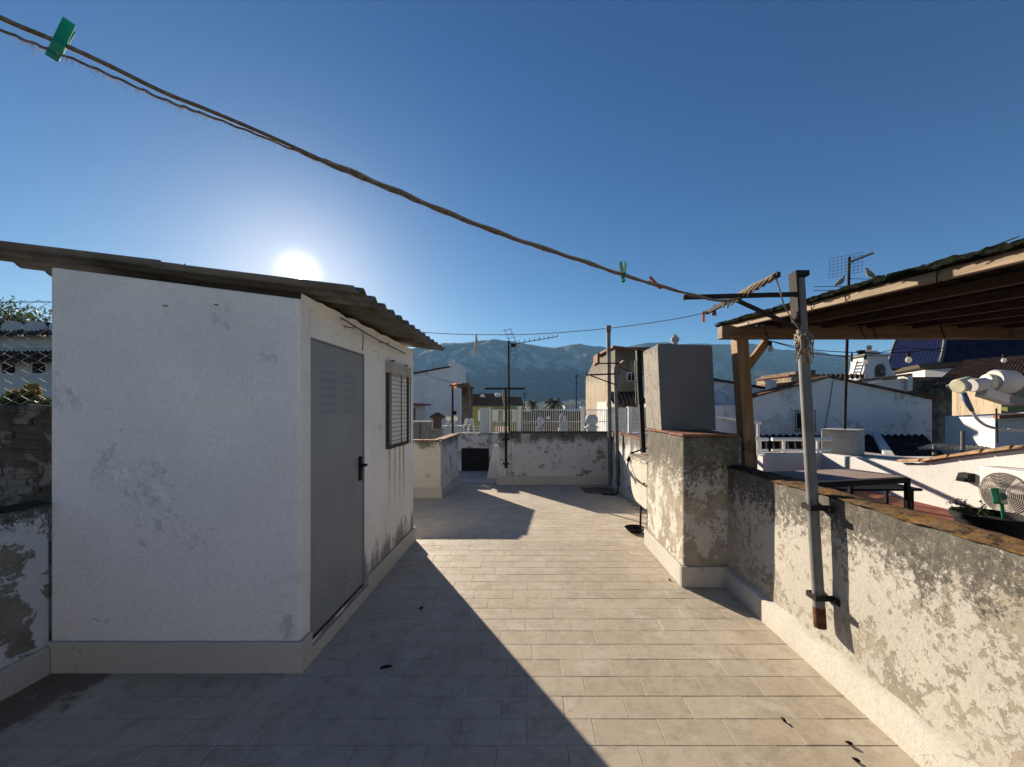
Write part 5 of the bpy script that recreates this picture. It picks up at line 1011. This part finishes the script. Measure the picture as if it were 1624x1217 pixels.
bal = thing('white_balustrade', 'low white balustrade of open blocks left of the white pillar', 'balustrade', P(748, 690, 18))
for yy in (676.5, 681, 685): MB().box(tuple(P(735, yy + .8, 18)), tuple(P(762, yy - .8, 18.1))).build('rail', M['white'], bal)
for x in (736, 744.5, 753, 761): MB().box(tuple(P(x - .8, 689, 17.98)), tuple(P(x + .8, 676, 18.12))).build('upright', M['white'], bal)
MB().box(tuple(P(690, 700, 18.2)), tuple(P(764, 688.5, 18.5))).build('base', M['white_old'], bal); MB().box(tuple(P(700, 690, 17.8)), tuple(P(735, 675, 18.3))).build('end_block', M['white'], bal, bevel=0.01)
for (x, lab) in ((740, 'white garden chair on the far terrace, left one'), (747, 'pale garden chair on the far terrace, right one')):
    c = P(x, 672, 19); t = thing('garden_chair', lab, 'chair', c, 'garden chairs on the far terrace'); MB().box((c.x - .13, 18.8, c.z - .05), (c.x + .13, 19.1, c.z - .02)).build('seat', M['offwhite'], t)
    for k_ in range(4): MB().box((c.x - .12 + k_ * .065, 19.1, c.z - .03), (c.x - .075 + k_ * .065, 19.12, c.z + .22 + .04 * (k_ in (1, 2)))).build('backrest_slat', M['offwhite'], t)
    for sx in (-.12, .12):
        for yy in (18.82, 19.08): MB().tube([(c.x + sx, yy, c.z - .05), (c.x + sx * 1.1, yy, c.z - .4)], 0.014, 5).build('leg', M['offwhite'], t)
for (x, lab) in ((711, 'white globe lamp on the parapet, left of the black line post'), (722, 'smaller white globe lamp just right of the black line post')):
    c = P(x, 675, 18.05); t = thing('globe_lamp', lab, 'lamp', c, 'globe lamps on the parapet'); MB().lathe(c, [(.1, 0), (.1, .08), (.04, .12), (.04, .2)], 12).build('base', M['white'], t, smooth=True); MB().lathe(c + Vector((0, 0, .2)), [(.03, 0), (.09, .04), (.12, .13), (.09, .22), (0, .25)], 14).build('globe', M['bulb'], t, smooth=True)
# green house, roofs
gh = thing('green_house', 'olive green house with dark tiled roof and pale shutters', 'house', (-1.8, 24, -9)); Yg = 42.0; a, b = P(744, 676, Yg), P(829, 645, Yg)
MB().box((a.x, Yg, -9), (b.x, Yg + 8, b.z)).build('wall', M['greenwall'], gh); tile_roof('tile_rows', gh, P(740, 645, Yg - .4), P(832, 644.5, Yg - .4), P(826, 630, Yg + 7), P(746, 630, Yg + 7), 0.24, M['roof_dark'], .16)
for (x0, x1) in ((758, 765), (781, 790), (797, 801), (812, 819)): w_ = MB().box(tuple(P(x0, 668, Yg - .05)), tuple(P(x1, 651, Yg + .02))); w_.build('shutter', M['white'], gh)
dh_ = thing('dark_roof_house', 'far house with dark pitched roof and satellite dish behind the green house', 'house', (-2.6, 30, -9)); MB().box((P(745, 0, 55.5).x, 55.5, -9), (P(798, 0, 55.5).x, 60, P(0, 632, 55.5).z)).build('wall', M['stone'], dh_); tile_roof('tile_rows', dh_, P(743, 634, 55), P(800, 633, 55), P(796, 624, 60), P(746, 625, 60), .3, M['roof_dark'], .16); MB().lathe(P(765, 630, 54.6), [(.01, 0), (.25, .05), (.38, .14), (.385, .14), (.25, .04), (0, -.01)], 16, axis=(.4, -1, .4)).build('dish', M['offwhite'], dh_, smooth=True); MB().lathe(P(790, 630, 54.6), [(.3, 0), (.5, .2), (.5, .5), (.3, .6)], 12).build('tank', M['offwhite'], dh_, smooth=True)
rt_ = thing('red_awning', 'dark red awning below the green house seen through the bar fence', 'awning', P(795, 690, 14)); m = MB(); A = [P(783, 684, 14), P(806, 684, 14), P(806, 676, 15), P(783, 676, 15)]; m.grid(lambda u, v: A[0].lerp(A[1], u).lerp(A[3].lerp(A[2], u), v) + Vector((0, 0, .01 * math.sin(u * 40))), 20, 3); m.build('cloth', M['redfloor'], rt_)
for x in (784, 805): MB().tube([P(x, 684, 14), P(x, 720, 14)], .02, 6).build('post', M['galv'], rt_)
db = thing('dark_roofscape_house', 'low house with dark roof behind the stone ornaments', 'house', (2.4, 17, -9)); MB().box((P(826, 0, 27).x, 27, -9), (P(930, 0, 27).x, 36, P(0, 672, 27).z)).build('wall', M['brownstone'], db); tile_roof('tile_rows', db, P(826, 674, 26.8), P(932, 672, 26.8), P(932, 652, 36), P(830, 654, 36), .2, M['roof_dark'], .13); MB().box(tuple(P(867, 665, 26)), tuple(P(872, 661, 26.3))).build('vent_box', M['offwhite'], db)
# stone house by the tall pole
stn = thing('tall_stone_house', 'tall old stone house with sunlit tan side and shaded front right of centre', 'house', (5.2, 22, -9)); Xs = 4.05; Yc = 18.0
def onx(x, y): Yq = Xs * F / (x - CX); return Vector((Xs, Yq, H - (y - CY) / F * Yq))
side_ = [onx(975.5, 551), onx(962, 563), onx(955, 567), onx(944, 568), onx(929, 600)]; poly = [(Xs, Yc, -9)] + [tuple(p) for p in side_] + [(Xs, side_[-1].y, -9)]
m = MB(); m.prism(poly, (3.8, 0, 0)); m.build('wall', M['stone'], stn)
fz0, fz1 = P(0, 551, Yc).z, P(0, 560, Yc).z; m = MB(); m.hexa([(Xs - .15, Yc - .25, fz0 - .05), (Xs + 4, Yc - .25, fz0 - .55), (Xs + 4, Yc + 3, fz0 + .0), (Xs - .15, Yc + 3, fz0 + .1), (Xs - .15, Yc - .25, fz0 + .05), (Xs + 4, Yc - .25, fz0 - .45), (Xs + 4, Yc + 3, fz0 + .1), (Xs - .15, Yc + 3, fz0 + .2)]); m.build('roof_slab', M['terracotta'], stn)
MB().box((Xs - .1, 22.0, 4.2), (Xs + 1, 23.4, 4.75)).build('red_roof', M['terracotta'], stn)
MB().box((P(994, 0, Yc).x, Yc - .05, P(0, 605, Yc).z), (P(1008, 0, Yc).x, Yc + .02, P(0, 591, Yc).z)).build('window_frame', M['offwhite'], stn)
for (x0, x1) in ((995.2, 1000.4), (1001.6, 1006.8)): MB().box((P(x0, 0, Yc).x, Yc - .07, P(0, 603.8, Yc).z), (P(x1, 0, Yc).x, Yc - .051, P(0, 592.2, Yc).z)).build('pane', M['darkglass'], stn)
tile_roof('tile_rows', stn, P(972, 642, 15.4), P(1075, 640, 15.4), P(1075, 621, 17.9), P(962, 621, 17.9), .15, M['roof_dark'], .3)
MB().box((P(966, 0, 15.8).x, 15.8, -9), (P(1080, 0, 15.8).x, 17.9, P(0, 646, 15.8).z)).build('lean_to_wall', M['white_old'], stn)
q0, q1 = onx(950, 645), onx(966, 645); MB().box((Xs - .12, q1.y, -2), (Xs - .002, q0.y, onx(956, 638).z)).build('whitewashed_patch', M['white'], stn)
# far poles and antennas
for (x, y0, y1, Y, lab) in ((914, 660, 594, 20, 'thin far antenna mast left of the tall stone house'), (832, 660, 623, 26, 'thin far aerial pole right of the green house roof')):
    t = thing('far_aerial', lab, 'antenna', P(x, y0, Y), 'far thin aerials'); MB().tube([P(x, y0, Y), P(x, y1, Y)], .025, 6).build('mast', M['iron'], t); 
    for k in range(3): MB().tube([P(x - 2, y1 + 1 + k * 2, Y), P(x + 5 - k, y1 + k * 2, Y)], .015, 5).build('element', M['iron'], t)
# palms
def palm(x, Y, yc, rad, lab, seed):
    pr = random.Random(seed); c = P(x, yc, Y); t = thing('palm_tree', lab, 'palm', (c.x, Y, -9), 'palms in the town'); MB().tube([(c.x + .2, Y, -9), (c.x, Y, (c.z - 9) / 2), (c.x, Y, c.z)], [.3, .24, .22], 8).build('trunk', M['bark'], t, smooth='all')
    m = MB()
    for k in range(46):
        a = pr.uniform(0, 2 * math.pi); el = pr.uniform(-.5, 1.2); L = rad * pr.uniform(.8, 1.15); d0 = Vector((math.cos(a) * math.cos(el), math.sin(a) * math.cos(el), math.sin(el))); pts = [c + d0 * L * s + Vector((0, 0, -L * .55 * s * s)) for s in (0, .25, .5, .75, 1)]; sd = d0.cross(Vector((0, 0, 1))).normalized()
        for i in range(4):
            for s in (-1, 1):
                for j in range(5): q = pts[i].lerp(pts[i + 1], j / 5); w_ = rad * .28 * (1 - abs((i + j / 5) / 4 - .45)); m.raw([q, q + (pts[i + 1] - pts[i]) * .13, q + sd * s * w_ + Vector((0, 0, -w_ * .7)) + (pts[i + 1] - pts[i]) * .4], [(0, 1, 2)])
    m.build('crown', M['palm'], t, fix=False)
palm(845, 85, 640, 1.9, 'palm tree showing above the roofs, left of the two', 1); palm(878, 80, 638, 2.4, 'larger palm tree above the roofs, right of the two', 2)
def tree(name, lab, base, hgt, rad, seed, mt, group=None, n=900, ls=.18):
    pr = random.Random(seed); b = Vector(base); t = thing(name, lab, 'tree' if hgt > 3 else 'shrub', b, group); MB().tube([b, b + Vector((.1, 0, hgt * .5)), b + Vector((0, 0, hgt * .8))], [rad * .1, rad * .08, rad * .03], 7).build('trunk', M['bark'], t, smooth='all'); m = MB()
    blobs = [(Vector((pr.uniform(-.6, .6) * rad, pr.uniform(-.6, .6) * rad, hgt * pr.uniform(.45, .95))), rad * pr.uniform(.3, .55)) for _ in range(9)]
    for bl, br in blobs[:5]: MB().tube([b + Vector((0, 0, hgt * .4)), b + bl], [rad * .05, rad * .02], 5).build('limb', M['bark'], t)
    for _ in range(n):
        bl, br = pr.choice(blobs); d = Vector((pr.gauss(0, 1), pr.gauss(0, 1), pr.gauss(0, .8))).normalized() * br * pr.uniform(.5, 1.05); c = b + bl + d; u = Vector((pr.gauss(0, 1), pr.gauss(0, 1), pr.gauss(0, 1))).normalized() * ls; v = u.cross(Vector((pr.gauss(0, 1), pr.gauss(0, 1), pr.gauss(0, 1)))).normalized() * ls * .5; m.raw([c - u, c + v, c + u, c - v], [(0, 1, 2, 3)])
    m.build('crown', mt, t, fix=False)
tree('broadleaf_tree', 'dark leafy tree between the green house and the palms', (P(838, 0, 60).x, 60, -9), 9.3, 3.0, 3, M['leaf'], 'town trees', 1200, .3)
tree('broadleaf_tree', 'low dark tree below the larger palm', (P(862, 0, 66).x, 66, -9), 8.8, 3.6, 4, M['leaf'], 'town trees', 1200, .3)
# far roofs and the white houses at the mountain foot
hr = random.Random(21); me_far = None
for k in range(44):
    Y = hr.uniform(1080, 1750); x = hr.uniform(760, 930) if k < 36 else hr.uniform(1190, 1290); X = (x - CX) / F * Y; w_, d_, h_ = hr.uniform(4, 10), hr.uniform(8, 12), hr.uniform(5, 9); z = mountain_z(X, Y) + .5
    t = thing('far_house', 'tiny far house in the hazy town at the foot of the mountain', 'house', (X, Y, z), 'far town houses'); zt = z + h_
    MB().box((X - w_, Y, z - 6), (X + w_, Y + d_, zt)).build('wall', M['white' if hr.random() < .7 else 'stone'], t)
    MB().prism([(X - w_ - .3, Y - .3, zt + .01), (X + w_ + .3, Y - .3, zt + .01), (X, Y - .3, zt + 1.8)], (0, d_ + .6, 0)).build('roof', M['terracotta'], t)
for (x0, x1, Y, y, lab) in ((896, 930, 130, 645, 'long pale block with flat roof at the far left of the stone house'), (845, 895, 45, 655, 'dark flat roofed house just beyond the fence'), (1140, 1200, 60, 625, 'far pale flat block behind the pale house')):
    a, b = P(x0, y, Y), P(x1, y, Y); t = thing('flat_roof_house', lab, 'house', ((a.x + b.x) / 2, Y, -9)); MB().box((a.x, Y, -9), (b.x, Y + 8, a.z)).build('wall', M['brownstone' if 'dark' in lab else 'white_old'], t); MB().box((a.x - .2, Y - .2, a.z + .01), (b.x + .2, Y + 8.2, a.z + .35)).build('roof_edge', M['roof_dark' if 'dark' in lab else 'white'], t)
# house behind the chain link fence
lh = thing('terraced_house', 'white house with two brown tile bands behind the wire fence', 'house', (-15, 11, -9)); YLh = 22.0
def lx(x): return P(x, 0, YLh).x
for (yb, yt, nm, mt, dp2) in ((1100, 571, 'wall', 'white', 0.0), (550, 536, 'upper_wall', 'white', .6),):
    MB().box((lx(-420), YLh + dp2, max(P(0, yb, YLh).z, -9)), (lx(240), YLh + 4, P(0, yt, YLh).z)).build(nm, M[mt], lh)
tile_roof('tile_rows', lh, P(-420, 576, YLh - .9), P(240, 576, YLh - .9), P(240, 549, YLh + 1.6), P(-420, 549, YLh + 1.6), .25, M['roof_tile'])
MB().box((lx(-420), YLh + .7, P(0, 560, YLh).z), (lx(240), YLh + 4, P(0, 530, YLh).z)).build('band_wall', M['white'], lh)
tile_roof('tile_rows', lh, P(-420, 533, YLh - .1), P(240, 533, YLh - .1), P(240, 512, YLh + 3), P(-420, 512, YLh + 3), .25, M['roof_tile'])
for x in (-40, 14, 62, 110): MB().box((lx(x - 10), YLh - .02, P(0, 592, YLh).z), (lx(x + 10), YLh + .1, P(0, 577, YLh).z)).build('window', M['dark'], lh)
for x in (-30, 14, 50, 90):
    m = MB(); c = P(x, 522, YLh + .9); m.prism([c + Vector((.5 * math.cos(k * math.pi / 8), 0, .5 * math.sin(k * math.pi / 8))) for k in range(17)], (0, .4, 0)); m.build('round_gable', M['white'], lh)
tree('garden_shrub', 'dark bushy treetop above the house behind the wire fence, left', (P(10, 0, 27).x, 27, 5.0), 4.2, 3.6, 8, M['leaf'], 'treetops behind the wire fence', 1500, .12)
tree('garden_shrub', 'dark bushy treetop above the house behind the wire fence, right', (P(62, 0, 27).x, 27, 4.6), 4.0, 3.2, 9, M['leaf'], 'treetops behind the wire fence', 1500, .12)
for (x, lab, mt, s) in ((8, 'dark green shrub at the foot of the wire fence, leftmost', 'leaf', 1), (24, 'green shrub behind the wire fence, second from left', 'leaf', 2), (38, 'upright yellow green plant behind the wire fence, third from left', 'leaf_yellow', 3), (48, 'second upright yellow green plant behind the wire fence', 'leaf_yellow', 4), (64, 'dark shrub behind the wire fence next to the shed', 'leaf', 5)):
    c = P(x, 660, 3.9); tree('fence_shrub', lab, (c.x, 3.9, 1.3), .42 if mt == 'leaf' else .56, .16 if mt == 'leaf' else .09, 20 + s, M[mt], 'shrubs behind the wire fence', 420, .028)
shf = thing('planter_terrace', 'low neighbouring terrace carrying the shrubs behind the masonry wall', 'wall', (-5.2, 3.9, 0)); MB().box((-7.5, 3.3, -2), (-3.05, 4.6, 1.3)).build('wall', M['masonry'], shf)
# ------------------------------------------------------------------ air
def hazemat():
    m = bpy.data.materials.new('morning_haze'); m.use_nodes = True; t = m.node_tree; t.nodes.clear(); o = t.nodes.new('ShaderNodeOutputMaterial'); v = t.nodes.new('ShaderNodeVolumePrincipled')
    v.inputs['Color'].default_value = (0.30, 0.62, 1.0, 1); v.inputs['Density'].default_value = 0.0001; v.inputs['Anisotropy'].default_value = 0.0
    t.links.new(v.outputs[0], o.inputs['Volume']); return m
hz = MB().box((-5400, -80, -10), (7000, 4800, 600)).build('haze', hazemat()); stuff(hz)
